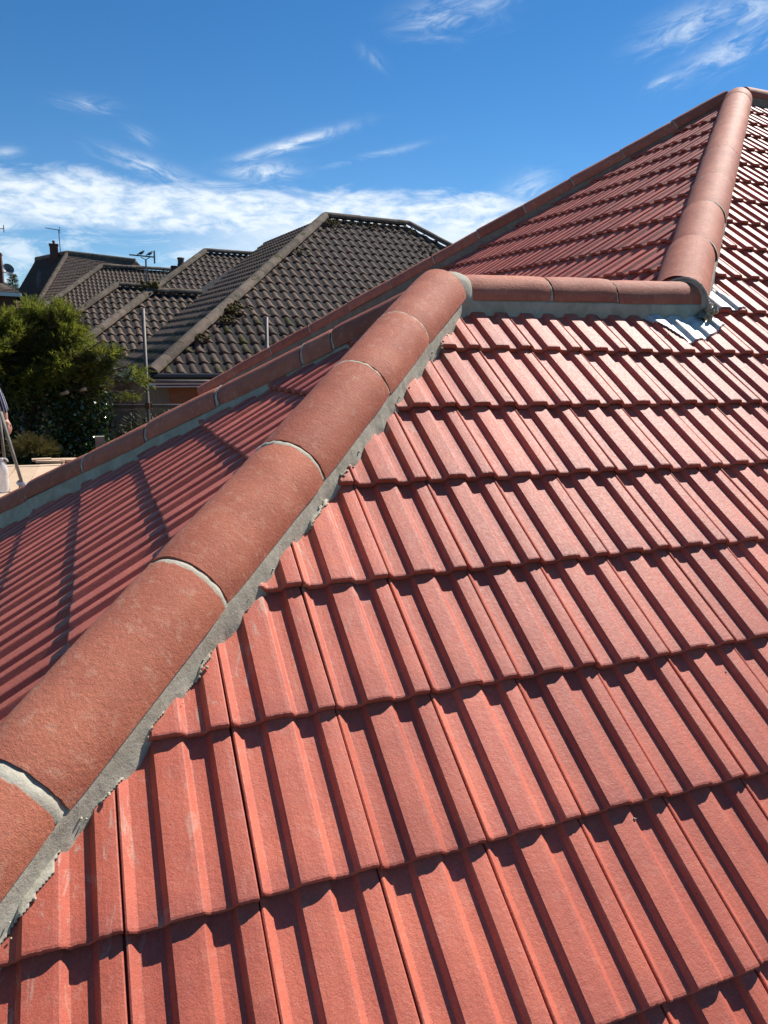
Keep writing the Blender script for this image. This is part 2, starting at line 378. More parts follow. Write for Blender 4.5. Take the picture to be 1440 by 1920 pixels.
def box_uv(me):
    uv = me.uv_layers.new(name='UVMap')
    for p in me.polygons:
        n = p.normal
        for li in p.loop_indices:
            v = me.vertices[me.loops[li].vertex_index].co
            if abs(n.z) > 0.8: uv.data[li].uv = (v.x, v.y)
            elif abs(n.x) > abs(n.y): uv.data[li].uv = (v.y, v.z)
            else: uv.data[li].uv = (v.x, v.z)

# ------------------------------------------------------------------ roof tiles
TW, TG, TL = 0.2, 0.297, 0.365      # cover width, gauge, length
RH, STEP = 0.0132, 0.020            # roll height, rise of a tail over the tile below
PROF = [(0.0012, -0.0035), (0.0022, -0.0008), (0.0045, 0.0), (0.0062, -0.0010), (0.0180, -RH + 0.0008), (0.0205, -RH), (0.034, -RH - 0.0004), (0.0500, -RH), (0.0562, -RH + 0.001), (0.0625, -0.0022), (0.0650, -0.0002),
        (0.075, 0.0003), (0.090, 0.0003), (0.105, 0.0003), (0.1125, -0.0004), (0.1155, -0.002), (0.1240, -RH + 0.0012), (0.1270, -RH), (0.139, -RH - 0.0004), (0.1520, -RH), (0.1575, -RH + 0.001), (0.1632, -0.0022), (0.1660, -0.0002), (0.176, 0.0003), (0.188, 0.0003), (0.1962, -0.0002), (0.1982, -0.0012), (0.1988, -0.004)]
def red_tile_mesh(seed, prof, dense):
    rnd = random.Random(seed); xs = []
    if dense:                                   # extra points so that the tail edge can be ragged
        for (x0, z0), (x1, z1) in zip(prof[:-1], prof[1:]):
            k = max(1, int((x1 - x0) / 0.0036))
            for j in range(k): t = j / k; xs.append((x0 + (x1 - x0) * t, z0 + (z1 - z0) * t))
        xs.append(prof[-1])
    else: xs = prof
    ys = [0.0, 0.0022, 0.006, 0.05, 0.12, 0.2, 0.28, TL] if dense else [0.0, 0.004, TL]
    vs, fs = [], []; nx = len(xs); th = 0.0165; bow = rnd.uniform(-0.0012, 0.0012)
    rag = [noise.noise(V3((x * 130, seed * 5.3, 0))) * 0.0011 + noise.noise(V3((x * 420, seed * 2.3, 4))) * 0.0009 + (0.0022 * max(0, noise.noise(V3((x * 60, seed * 9.1, 8))) - 0.35) if dense else 0) for x, z in xs]
    for yi, y in enumerate(ys):
        for k, (x, z) in enumerate(xs):
            r = rag[k] if yi < 3 else 0.0
            zz = z - y * STEP / TG + bow * math.sin(PI * y / TL)
            if yi == 0: zz -= 0.0030 + abs(r) * 0.8
            if yi == 1: zz -= 0.0008
            vs.append((x, y + r * (1.0 if yi < 2 else 0.5), zz))
    for yi in range(len(ys) - 1):
        for k in range(nx - 1):
            a = yi * nx + k; fs.append((a, a + 1, a + nx + 1, a + nx))
    b = len(vs)                                  # tail face down to the tile below
    for k, (x, z) in enumerate(xs):
        rr = rag[k] * 0.8 + (noise.noise(V3((x * 200, seed * 1.9, 11))) * 0.0012 if dense else 0)
        vs.append((x, 0.0015 + rr, z * 0.97 - th))
    for k in range(nx - 1): fs.append((b + k, b + k + 1, k + 1, k))
    for side in (0, nx - 1):                     # flanks
        c = len(vs)
        for yi in range(len(ys)):
            v = vs[yi * nx + side]; vs.append((v[0], v[1], v[2] - th + 0.004))
        for yi in range(len(ys) - 1):
            p, q = yi * nx + side, (yi + 1) * nx + side
            f = (p, q, c + yi + 1, c + yi); fs.append(f if side == 0 else f[::-1])
    # lower interlock bar under the neighbour's edge
    c = len(vs)
    for y in (0.02, TL):
        for x in (-0.012, 0.002): vs.append((x, y, -0.016 - y * STEP / TG))
    fs.append((c, c + 1, c + 3, c + 2))
    return vs, fs
VARN = [mesh('roof_tile', *red_tile_mesh(i, PROF, True), M['tile']) for i in range(6)]
VARF = [mesh('roof_tile', *red_tile_mesh(i, PROF, False), M['tile']) for i in range(3)]
for me in VARN:
    for p in me.polygons: p.use_smooth = False

def frame(o, u, s):
    """slope frame: u across, s up the slope, n out of it"""
    u = V3(u).normalized(); s = V3(s).normalized(); n = u.cross(s)
    return Matrix(((u.x, s.x, n.x, o[0]), (u.y, s.y, n.y, o[1]), (u.z, s.z, n.z, o[2]), (0, 0, 0, 1)))

def clip_mesh(me, mw, planes, name):
    """copy of me cut by world planes (point, normal): the normal's side stays"""
    bm = bmesh.new(); bm.from_mesh(me); inv = mw.inverted(); rot = inv.to_3x3()
    for p, n in planes:
        bmesh.ops.bisect_plane(bm, geom=bm.verts[:] + bm.edges[:] + bm.faces[:], plane_co=inv @ V3(p), plane_no=rot @ V3(n), clear_inner=True, clear_outer=False)
    if not bm.faces: bm.free(); return None
    return from_bm(name, bm, me.materials[0])

def lay(fr, w, g, L, cols, rows, planes, near, pick, jit=0.0, seed=1, h=0.02):
    """tiles of one slope as (world matrix, mesh, pixel box area)"""
    rnd = random.Random(seed); out = []
    for k in rows:
        for i in cols:
            loc = Matrix.Translation((i * w + rnd.gauss(0, jit * 0.4), k * g + rnd.gauss(0, jit), rnd.gauss(0, jit * 0.25)))
            rot = Matrix.Rotation(rnd.gauss(0, jit * 1.2), 4, 'Z') @ Matrix.Rotation(rnd.gauss(0, jit * 0.8), 4, 'Y')
            mw = fr @ loc @ rot
            vi = rnd.randrange(1000)
            cs = [mw @ V3(c) for c in ((0, 0, 0), (w, 0, 0), (w, L, -h), (0, L, -h))]
            ins = True; use = []
            for p, n in planes:
                d = [(c - V3(p)).dot(V3(n)) for c in cs]
                if max(d) < 0: ins = False; break
                if min(d) < 0.004: use.append((p, n))
            if not ins: continue
            pr = [proj(c) for c in cs]; vis = [q for q in pr if q]
            if not vis: continue
            x0, x1 = min(q[0] for q in vis), max(q[0] for q in vis); y0, y1 = min(q[1] for q in vis), max(q[1] for q in vis)
            if x1 < -260 or x0 > 1700 or y1 < -200 or y0 > 2250: continue
            dist = ((cs[0] + cs[2]) / 2 - CAM).length
            me = pick(vi, dist)
            if use:
                me2 = clip_mesh(me, mw, use, me.name.split('.')[0])
                if me2 is None: continue
                me = me2
            cx0, cx1 = max(x0, 0), min(x1, 1440); cy0, cy1 = max(y0, 0), min(y1, 1920)
            a = max(cx1 - cx0, 0) * max(cy1 - cy0, 0)
            out.append((mw, me, a))
    return out

def join_meshes(items, name, mat):
    vs, fs = [], []
    for mw, me, a in items:
        i = len(vs); vs += [mw @ v.co for v in me.vertices]; fs += [tuple(i + k for k in p.vertices) for p in me.polygons]
    return mesh(name, vs, fs, mat)

def place_tiles(items, name, parent, mat, limit=296):
    items.sort(key=lambda t: -t[2])
    for mw, me, a in items[:limit]: obj(name, me, parent, mw)
    rest = items[limit:]
    if rest:
        o = obj(name, join_meshes(rest, name, mat), parent); o['kind'] = 'stuff'

# ------------------------------------------------------------------ ground
GZ = -2.7
def gheight(x, y):
    return GZ + max(0.0, min(y - 6.0, 44.0)) * 0.085
vs, fs = [], []
xs = [-900, -300, -100, -40, -15, 0, 15, 40, 100, 300, 900]; ys = [-900, -300, -100, -30, -5, 6, 12, 20, 30, 40, 50, 100, 300, 900, 2500]
for y in ys:
    for x in xs: vs.append((x, y, gheight(x, y)))
for j in range(len(ys) - 1):
    for i in range(len(xs) - 1):
        a = j * len(xs) + i; fs.append((a, a + 1, a + 1 + len(xs), a + len(xs)))
g = obj('ground', mesh('ground', vs, fs, M['grass'])); g['kind'] = 'structure'

# ------------------------------------------------------------------ our house
T1, T2, T4 = math.radians(35.27), math.radians(34.52), math.radians(33.85)
t1, t2, t4 = math.tan(T1), math.tan(T2), math.tan(T4)
K2, K4 = 0.2515, -0.445
CR, CT = 0.091, 0.014                # hip cap radius and thickness
house = root('tiled_bungalow', 'bungalow roof of new red interlocking tiles with half round hip tiles bedded in grey mortar', 'house', (3.0, 3.0, GZ))
A = V3((1.20, 1.482, 1.014)); B = V3((5.10, 4.165, 2.93)); J = V3((2.290, 1.510, 1.040))
BW = V3((-0.051, 2.837, 0.222)); BM = V3((1.186, 6.77, 0.45))
RF, RM = 0.100, 0.113
def fc(y): return V3((1.028 * y - 0.2592, y + 0.0775, t1 * y + 0.0674 - 0.016))      # front hip cap centre at edge height y
def mc(y): return V3((1.0648 * y + 0.7636, y + 0.0824, t1 * y + 0.0147))
FR1 = frame((0, 0, 0), (1, 0, 0), (0, math.cos(T1), math.sin(T1)))
X2 = 0.1565 - 4 * TG * math.cos(T2)
FR2 = frame((X2, 3.4, t2 * X2 + K2), (0, -1, 0), (math.cos(T2), 0, math.sin(T2)))
X4 = 2.78 - 12 * 0.264
G4 = 0.264 / math.cos(T4)
FR4 = frame((X4, 7.4, t4 * X4 + K4), (0, -1, 0), (math.cos(T4), 0, math.sin(T4)))
def vplane(p, q, inside):
    d = V3((q[0] - p[0], q[1] - p[1], 0)); n = V3((-d.y, d.x, 0)).normalized()
    if (V3((inside[0], inside[1], 0)) - V3((p[0], p[1], 0))).dot(n) < 0: n = -n
    return (V3((p[0], p[1], 0)), n)
HP = (V3((0, 0.345, 0)), V3((1, 0.973 + 0.345, 0)))
pl_front1 = vplane((0, 0.352), (1, 1.325), (3, 0))
pl_front2 = vplane((0, 0.335), (1, 1.308), (-2, 2))
pl_ridge = vplane((0, 1.48), (1, 1.48), (0, 0)); pl_top = vplane((0, 4.16), (1, 4.16), (0, 0))
pl_main1 = vplane((0.69, 0), (0.69 + 1.0648, 1), (9, 0))
pl_main4 = vplane((0.64, 0), (0.64 + 1.0648, 1), (0, 5))
pl_val = (V3((2.235, A.y, 0)), V3((t4, 0.583, 0)).normalized())
pl_back2 = vplane(A, BW, (-2, 0)); pl_back4 = vplane(B, BM, (0, 2))
pick1 = lambda vi, d: VARN[vi % 6] if d < 4.5 else VARF[vi % 3]
tiles = []
tiles += lay(FR1, TW, TG, TL, range(-9, 11), range(-4, 7), [pl_front1, pl_ridge], True, pick1, 0.0021, 11)
tiles += lay(FR1, TW, TG, TL, range(11, 24), range(-4, 5), [], True, pick1, 0.0021, 12)
tiles += lay(FR1, TW, TG, TL, range(11, 44), range(5, 20), [pl_main1, pl_top], True, pick1, 0.0021, 13)
t_p2 = lay(FR2, TW, TG, TL, range(0, 22), range(0, 9), [pl_front2, pl_back2], True, pick1, 0.0021, 14)
tiles += t_p2
t_p4 = lay(FR4, TW, G4, TL, range(0, 36), range(0, 24), [pl_main4, pl_back4, pl_val], True, pick1, 0.0021, 15)
hid = lambda t: (lambda q: (not q) or q[1] > 560 or q[0] < 800)(proj(t[0] @ V3((0.1, 0.15, 0))))
t_p4 = [(mw, me, a * (0.01 if hid((mw, me, a)) else 1)) for mw, me, a in t_p4]
tiles += t_p4
place_tiles(tiles, 'roof_tile', house, M['tile'])

# felt under the tiles and the slopes that face away
def poly(name, pts, mat, off=-0.055, parent=house):
    pts = [V3(p) for p in pts]; n = (pts[1] - pts[0]).cross(pts[2] - pts[0]).normalized()
    if n.z < 0: n = -n
    return obj(name, mesh(name, [p + n * off for p in pts], [tuple(range(len(pts)))], mat), parent)
def z1(y): return t1 * y
EY = -4 * TG * math.cos(T1)                                     # eave of the near slope
exh = (EY - 0.366) / 0.973
poly('roof_underlay', [(exh, EY, z1(EY)), (9.5, EY, z1(EY)), (9.5, 4.12, z1(4.12)), (5.06, 4.12, z1(4.12)), (2.25, 1.48, z1(1.48)), (1.14, 1.48, z1(1.48))], M['felt'])
e2 = -1.0
poly('roof_underlay', [(1.12, 1.44, t2 * 1.12 + K2), (e2, 3.9, t2 * e2 + K2), (e2, 0.366 + 0.973 * e2, t2 * e2 + K2)], M['felt'])
poly('roof_underlay', [(5.06, 4.15, t4 * 5.06 + K4), (0.4, 7.3, t4 * 0.4 + K4), (0.4, 1.0, t4 * 0.4 + K4), (2.0, 1.3, t4 * 2.0 + K4)], M['felt'])
DW = (BW - A); sW = DW.z / DW.y
poly('back_slope', [(1.17, 1.455, 1.0), (3.2, 1.455, 1.0), (3.2, 4.1, 1.0 + sW * 2.65), (A.x + DW.x * 1.91, 4.1, 1.0 + sW * 2.65)], M['redpaint'], -0.03)
DM = (BM - B); sM = DM.z / DM.y
poly('back_slope', [(5.13, 4.17, 2.93), (9.5, 4.17, 2.93), (9.5, 7.4, 2.93 + sM * 3.23), (B.x + DM.x * 1.24, 7.4, 2.93 + sM * 3.23)], M['redpaint'], -0.03)
wb = MB()
wb.bx(-1.1, 9.4, EY + 0.35, 3.6, GZ, z1(EY) - 0.12); wb.bx(0.6, 9.4, 3.6, 6.9, GZ, z1(EY) - 0.12)
wm = wb.me('wall', M['brick']); box_uv(wm); obj('wall', wm, house)
fb = MB(); fb.bx(exh, 9.5, EY + 0.02, EY + 0.04, z1(EY) - 0.22, z1(EY) - 0.05); fb.done('fascia', M['white'], house)
gb = MB(); gb.tube([(exh - 0.05, EY - 0.05, z1(EY) - 0.09), (9.5, EY - 0.05, z1(EY) - 0.09)], 0.055, 12); gb.done('gutter', M['black'], house)

# half round hip and ridge tiles
def cap_mesh(length, seed, R=CR, T=CT, na=24, nl=10, mat=None, name='hip_tile', a0=-3, a1=183):
    vs, fs = [], []; rs = random.Random(seed); sag = rs.uniform(-0.0015, 0.0015)
    for l in range(nl + 1):
        y = length * l / nl; e = 1.0 if l in (0, nl) else 0.0
        for k in range(na + 1):
            a = math.radians(a0 + (a1 - a0) * k / na)
            q = V3((math.cos(a) * 3, math.sin(a) * 3, y * 9 + seed * 3.7))
            r = R + noise.noise(q) * 0.0012 + noise.noise(q * 6) * 0.0005 - e * 0.0022
            yy = y + (noise.noise(V3((k * 0.8, seed, l))) * 0.003 + noise.noise(V3((k * 2.3, seed, l))) * 0.0012 if e else 0)
            vs.append((math.cos(a) * r, yy, math.sin(a) * r + sag * math.sin(PI * y / length)))
    na1 = na + 1
    for l in range(nl):
        for k in range(na):
            a = l * na1 + k; fs.append((a, a + na1, a + na1 + 1, a + 1))
    b = len(vs)
    for l in (0, nl):
        for k in range(na1):
            a = math.radians(a0 + (a1 - a0) * k / na); vs.append((math.cos(a) * (R - T), length * l / nl, math.sin(a) * (R - T)))
    e0 = len(vs); vs += [vs[k] for k in range(na1)]; e1 = len(vs); vs += [vs[nl * na1 + k] for k in range(na1)]
    for k in range(na):
        fs.append((b + k, b + k + na1, b + k + na1 + 1, b + k + 1)[::-1])
        fs.append((e0 + k, e0 + k + 1, b + k + 1, b + k))
        fs.append((e1 + k + 1, e1 + k, b + na1 + k, b + na1 + k + 1))
    for k in (0, na):
        for l in range(nl):
            pass
        f = (e0 + k, e1 + k, b + na1 + k, b + k); fs.append(f)
    me = mesh(name, vs, fs, mat or M['cap'])
    for p in me.polygons:
        p.use_smooth = p.index < na * nl
    return me
def hip_frame(p, d):
    d = V3(d).normalized(); l = V3((d.y, -d.x, 0)).normalized(); m = l.cross(d)
    return Matrix(((l.x, d.x, m.x, p[0]), (l.y, d.y, m.y, p[1]), (l.z, d.z, m.z, p[2]), (0, 0, 0, 1)))
def cap_run(P0, joints, d, gaps, name, seed, R=CR):
    """caps between successive distances along d from P0; a gap of mortar at each joint"""
    d = V3(d).normalized(); rs = random.Random(seed)
    for i in range(len(joints) - 1):
        a = joints[i] + gaps[i] / 2; b = joints[i + 1] - gaps[i + 1] / 2
        fr = hip_frame(P0 + d * a, d) @ Matrix.Rotation(rs.gauss(0.006, 0.006), 4, 'X') @ Matrix.Rotation(rs.gauss(0, 0.009), 4, 'Z')
        fr = fr @ Matrix.Translation((rs.gauss(0, 0.0015), 0, rs.gauss(0, 0.0015)))
        obj(name, cap_mesh(b - a, seed * 10 + i, R, name=name), house, fr)
def mortar_run(P0, s0, s1, joints, d, gaps, seed, sides=(1, -1), depth=0.13, flare=0.012, R=CR, lumps=True):
    mb = MB(); fr = hip_frame(P0, d); rs = random.Random(seed); ds = 0.011
    for sd in sides:
        n = int((s1 - s0) / ds); base = len(mb.v); prof = 7
        for i in range(n + 1):
            s = s0 + (s1 - s0) * i / n
            tr = noise.noise(V3((s * 3.2, seed * 2.2, sd))) * 0.006; fi = noise.noise(V3((s * 22, seed, sd * 3))) * 0.0028 + noise.noise(V3((s * 80, seed, sd * 3))) * 0.0016
            rg = 0.005 * noise.noise(V3((s * 24, seed * 1.3, sd + 5))) + 0.004 * noise.noise(V3((s * 75, seed * 1.3, sd + 5)))
            lower = flare + 0.006 * noise.noise(V3((s * 5, seed * 1.3, sd + 5)))
            fi *= 0.35; tr *= 0.5
            pts = [(R - 0.03, 0.006), (R - 0.007 + fi * 0.3, -0.001), (R - 0.004 + tr * 0.4 + fi, -0.010), (R - 0.004 + tr + fi + lower * 0.3, -0.026), (R - 0.004 + lower * 0.7 + tr + fi, -0.042), (R - 0.004 + lower * 1.2 + rg * 0.7, -0.056), (R - 0.003 + lower * 1.5 + rg, -depth)]
            for x, z in pts: mb.v.append(fr @ V3((sd * x, s, z)))
        for i in range(n):
            for k in range(prof - 1):
                a = base + i * prof + k; f = (a, a + prof, a + prof + 1, a + 1); mb.f.append(f if sd < 0 else f[::-1])
    for j, gp in zip(joints, gaps):              # pointing in the joints
        mj = MB()
        base = len(mj.v); na = 26; st = [(-gp / 2 - 0.004, -0.0035), (0.0 - gp * 0.2, -0.001), (gp * 0.25, -0.006), (gp / 2 + 0.003, -0.011)]
        for y, dr in st:
            for k in range(na + 1):
                a = PI * k / na; r = R + dr + noise.noise(V3((k * 0.9, y * 90, seed + j * 3))) * 0.0022
                yy = j + y + noise.noise(V3((k * 0.7, seed + j * 5, y * 30))) * 0.004 * (1 if gp > 0.008 else 0.2)
                mj.v.append(fr @ V3((math.cos(a) * r, yy, math.sin(a) * r)))
        for r_ in range(len(st) - 1):
            for k in range(na):
                a = base + r_ * (na + 1) + k; mj.f.append((a, a + na + 1, a + na + 2, a + 1))
        mj.done('mortar_joint', M['mortar_pale'], house, True)  # joints take a lighter tone of the mortar colour
    return mb
d_f = (fc(1) - fc(0)).normalized()
P0 = fc(0)
def s_of(y): return (fc(y) - P0).length * (1 if y >= 0 else -1)
J_f = [s_of(y) for y in (-0.72, -0.455, -0.175, 0.112, 0.405, 0.679, 0.942, 1.15, 1.385)]
J_f[0] = J_f[1] - 0.45
g_f = [0.01, 0.012, 0.012, 0.026, 0.020, 0.017, 0.010, 0.009, 0.02]
cap_run(P0, J_f, d_f, g_f, 'hip_tile', 3, RF)
mf = mortar_run(P0, J_f[0], J_f[-1] + 0.01, J_f[1:-1], d_f, g_f[1:-1], 5, flare=0.002, R=RF)
rs = random.Random(4); hf = hip_frame(P0, d_f)
for i in range(55):                             # squeezed out crumbs along the foot of the pointing
    s = rs.uniform(-0.6, J_f[-1]); c = hf @ V3((RF + rs.uniform(-0.006, 0.012), s, 0)); c.z = z1(c.y) + rs.uniform(-0.015, 0.001)
    mf.blob(c, rs.uniform(0.0015, 0.0045), (1, 1.3, 0.7), i, 0.5)
mf.done('mortar_bedding', M['mortar'], house, True)

# main hip
d_m = (mc(3) - mc(2)).normalized(); PM = mc(1.40)
ym = [1.22, 1.782, 2.126, 2.449, 2.841, 3.224, 3.534, 3.928, 4.05]
J_m = [(mc(y) - PM).length * (1 if y > 1.4 else -1) for y in ym]; g_m = [0.006] + [0.010] * 7 + [0.006]
cap_run(PM, J_m, d_m, g_m, 'hip_tile', 21, RM)
mortar_run(PM, J_m[0] + 0.24, J_m[-1] + 0.02, J_m[1:-1], d_m, g_m[1:-1], 8, flare=0.002, R=RM).done('mortar_bedding', M['mortar_shaded'], house, True)
# wing ridge
J_r = [0.055, 0.40, 0.70, 1.24]; g_r = [0.012, 0.011, 0.010, 0.004]
RD = (J - A).normalized(); RR = 0.089
cap_run(A, J_r, RD, g_r, 'ridge_tile', 31, RR)
def trim(o, p, n):
    """mitre cut: keeps the side n points to"""
    bm = bmesh.new(); bm.from_mesh(o.data); inv = WM[o.name].inverted()
    bmesh.ops.bisect_plane(bm, geom=bm.verts[:] + bm.edges[:] + bm.faces[:], plane_co=inv @ V3(p), plane_no=inv.to_3x3() @ V3(n), clear_inner=True)
    bm.to_mesh(o.data); bm.free()
MN = V3((0.924, 0.383, 0.0))
near_j = lambda nm: min((o for o in house.children if o.name.startswith(nm)), key=lambda o: ((WM[o.name] @ (sum((v.co for v in o.data.vertices), V3()) / len(o.data.vertices))) - J).length)
trim(near_j('ridge_tile'), J, -MN); trim(near_j('hip_tile'), J, MN)
mortar_run(A, 0.0, 1.15, J_r[1:-1], RD, g_r[1:-1], 9, flare=-0.004, R=RR).done('mortar_bedding', M['mortar'], house, True)
# wing back hip, running down and away
d_w = DW.normalized(); L_w = DW.length * 1.45
J_w = [-0.01, 0.45, 0.60, 1.06, 1.50, 1.95, 2.40, 2.85]; g_w = [0.01, 0.012, 0.014, 0.016, 0.014, 0.014, 0.01, 0.01]
cap_run(A, J_w, d_w, g_w, 'hip_tile', 41)
mortar_run(A, 0.04, 2.85, J_w[1:-1], d_w, g_w[1:-1], 10, flare=0.004, depth=0.16).done('mortar_bedding', M['mortar'], house, True)
# main back hip
d_b = DM.normalized(); n_b = int(DM.length / 0.455)
J_b = [0.06 + 0.455 * i for i in range(n_b + 2)]; g_b = [0.008] * len(J_b)
cap_run(B, J_b, d_b, g_b, 'hip_tile', 51, 0.096)
mortar_run(B, 0.02, J_b[-1], J_b[1:-1], d_b, g_b[1:-1], 11, flare=0.004, depth=0.16, R=0.096).done('mortar_bedding', M['mortar_shaded'], house, True)
# main ridge going off to the right
J_t = [0.05 + 0.455 * i for i in range(10)]
cap_run(B, J_t, (1, 0, 0), [0.008] * 10, 'ridge_tile', 61)
mortar_run(B, 0.0, J_t[-1], J_t[1:-1], V3((1, 0, 0)), [0.008] * 8, 12, flare=-0.002).done('mortar_bedding', M['mortar_shaded'], house, True)
# collars of mortar where the runs meet
mb = MB(); mb.blob(A + V3((0.012, -0.004, 0.002)), 0.097, (1, 1, 1), 3, 0.05, 28, 18)
mb.done('mortar_collar', M['mortar'], house, True)
mb = MB(); mb.blob(B + V3((-0.01, -0.01, -0.045)), 0.108, (1, 1, 1), 4, 0.05, 28, 18)
mb.done('mortar_collar', M['mortar'], house, True)
mb = MB(); rs = random.Random(9)
for i in range(26):
    mb.blob((J.x + 0.062 + rs.gauss(0, 0.010), 1.405 + rs.gauss(0, 0.010), z1(1.40) + 0.02 + rs.gauss(0, 0.020)), rs.uniform(0.005, 0.013), (1, 1, 1.2), i, 0.5, 8, 6)
MT = V3((-0.383, 0.924, 0))
for k in range(150):                              # mitred joint between ridge and main hip
    a = PI * (1.02 - 0.75 * k / 149); f_ = math.sin(a); c = J + MT * (math.cos(a) * 0.117) + V3((0, 0, -0.016 + f_ * 0.121))
    mb.blob(c, rs.uniform(0.003, 0.0055), (1.3, 1.4, 1), k, 0.5, 7, 5)
i0 = len(mb.v); mb.v += [J + V3((0, 0, -0.05))]
for k in range(31):
    a = PI * k / 30; f_ = math.sin(a); mb.v.append(J + MT * (math.cos(a) * 0.119) + V3((0, 0, -0.010 + f_ * 0.122)))
for k in range(30): mb.f.append((i0, i0 + 1 + k, i0 + 2 + k))
mb.done('mortar_collar', M['mortar'], house, True)

# lead flashing dressed over the tiles at the foot of the main hip
def prof_z(x):
    x = x % TW
    for (x0, a), (x1, b) in zip(PROF[:-1], PROF[1:]):
        if x0 <= x <= x1: return a + (b - a) * (x - x0) / (x1 - x0)
    return 0.0
def inside(pt, pg):
    x, y = pt; r = False; j = len(pg) - 1
    for i in range(len(pg)):
        if (pg[i][1] > y) != (pg[j][1] > y) and x < (pg[j][0] - pg[i][0]) * (y - pg[i][1]) / (pg[j][1] - pg[i][1]) + pg[i][0]: r = not r
        j = i
    return r
def lead(pg, row, seed):
    st = 0.006; x0 = min(p[0] for p in pg); x1 = max(p[0] for p in pg); y0 = min(p[1] for p in pg); y1 = max(p[1] for p in pg)
    nx = int((x1 - x0) / st) + 1; ny = int((y1 - y0) / st) + 1; vs = []; fs = []; idx = {}
    def vert(i, j):
        if (i, j) not in idx:
            x = x0 + i * st; y = y0 + j * st
            z = prof_z(x) - (y - row * TG) * STEP / TG + 0.0035 + 0.0009 * noise.noise(V3((x * 22, y * 22, seed)))
            z = max(z, prof_z(x + 0.004) - (y - row * TG) * STEP / TG + 0.001, prof_z(x - 0.004) - (y - row * TG) * STEP / TG + 0.001)
            idx[(i, j)] = len(vs); vs.append(FR1 @ V3((x, y, z)))
        return idx[(i, j)]
    for i in range(nx):
        for j in range(ny):
            if inside((x0 + (i + 0.5) * st + 0.004 * noise.noise(V3((i * 0.3, j * 0.3, seed))), y0 + (j + 0.5) * st), pg): fs.append((vert(i, j), vert(i + 1, j), vert(i + 1, j + 1), vert(i, j + 1)))
    o = obj('lead_flashing', mesh('lead_flashing', vs, fs, M['lead'], True), house)
    md = o.modifiers.new('sheet', 'SOLIDIFY'); md.thickness = 0.0025; md.offset = 1
lead([(2.03, 1.735), (2.30, 1.735), (2.40, 1.72), (2.41, 1.685), (2.352, 1.645), (2.315, 1.612), (2.25, 1.585), (2.232, 1.572), (2.127, 1.540), (2.105, 1.57), (2.08, 1.64)], 5, 1)
lead([(2.35, 1.788), (2.55, 1.786), (2.605, 1.80), (2.55, 1.99), (2.48, 1.93)], 6, 2)

# mortar smeared out on the tiles along the foot of the pointing
st = 0.0042; vs, fs, idx = [], [], {}
def smear_vert(i, j):
    if (i, j) not in idx:
        x, y = i * st, j * st; k = math.floor(y / TG)
        z = max(prof_z(x), prof_z(x + 0.003), prof_z(x - 0.003)) - (y - k * TG) * STEP / TG + 0.0012 + 0.0012 * noise.noise(V3((x * 120, y * 120, 2)))
        idx[(i, j)] = len(vs); vs.append(FR1 @ V3((x, y, z)))
    return idx[(i, j)]
for j in range(int(-0.75 / st), int(1.62 / st)):
    yy = (j + 0.5) * st
    if yy / TG - math.floor(yy / TG) < 0.03: continue
    cy = yy * math.cos(T1)
    for i in range(int((cy - 0.28) / st), int((cy + 0.02) / st)):
        l = ((i + 0.5) * st - cy) / math.sqrt(2); q_ = V3(((i * st + cy) * 7, l * 30, 3)); w_ = -0.128 - 0.004 + 0.022 * max(-0.6, noise.noise(q_)) + 0.009 * noise.noise(q_ * 4.3) + 0.003 * noise.noise(q_ * 11)
        if -0.17 < l < w_: fs.append((smear_vert(i, j), smear_vert(i + 1, j), smear_vert(i + 1, j + 1), smear_vert(i, j + 1)))
o = obj('mortar_smear', mesh('mortar_smear', vs, fs, M['mortar'], True), house); o['kind'] = 'stuff'
md = o.modifiers.new('skin', 'SOLIDIFY'); md.thickness = 0.003; md.offset = 0

# debris on the tiles
rs = random.Random(31)
mb = MB()
for i in range(20):
    x = rs.uniform(0.2, 3.6); y = rs.uniform(-0.5, 1.7); 
    if y * 0.82 > 0.95 * x + 0.2: continue
    k = math.floor(y / TG); z = prof_z(x) - (y - k * TG) * STEP / TG + 0.001
    mb.blob(FR1 @ V3((x, y, z)), rs.uniform(0.0015, 0.0034), (1.2, 1, 0.8), i, 0.5, 6, 4)
o = mb.done('mortar_crumbs', M['mortar']); o['kind'] = 'stuff'; tag(o, 'small crumbs of mortar scattered on the red tiles', 'debris')

# ------------------------------------------------------------------ neighbouring bungalows
def pan_mesh(w, L, h, step, gauge, n=9):
    vs, fs = [], []
    for y, dz in ((0.0, -0.004), (0.008, 0.0), (L, 0.0)):
        for k in range(n):
            x = w * k / (n - 1); c = 0.5 + 0.5 * math.cos(2 * PI * (x / w - 0.28)); z = h * c - h
            vs.append((x, y, z - y * step / gauge + dz))
    for r in range(2):
        for k in range(n - 1):
            a = r * n + k; fs.append((a, a + 1, a + n + 1, a + n))
    b = len(vs)
    for k in range(n):
        v = vs[k]; vs.append((v[0], 0.004, v[2] - step * 0.95))
    for k in range(n - 1): fs.append((b + k, b + k + 1, k + 1, k))
    return vs, fs
PW, PG = 0.206, 0.296
PAN = mesh('pantile', *pan_mesh(PW - 0.004, 0.36, 0.046, 0.036, PG), M['pantile'], True)
PANM = mesh('pantile', *pan_mesh(PW - 0.004, 0.36, 0.046, 0.036, PG), M['pantile_moss'], True)

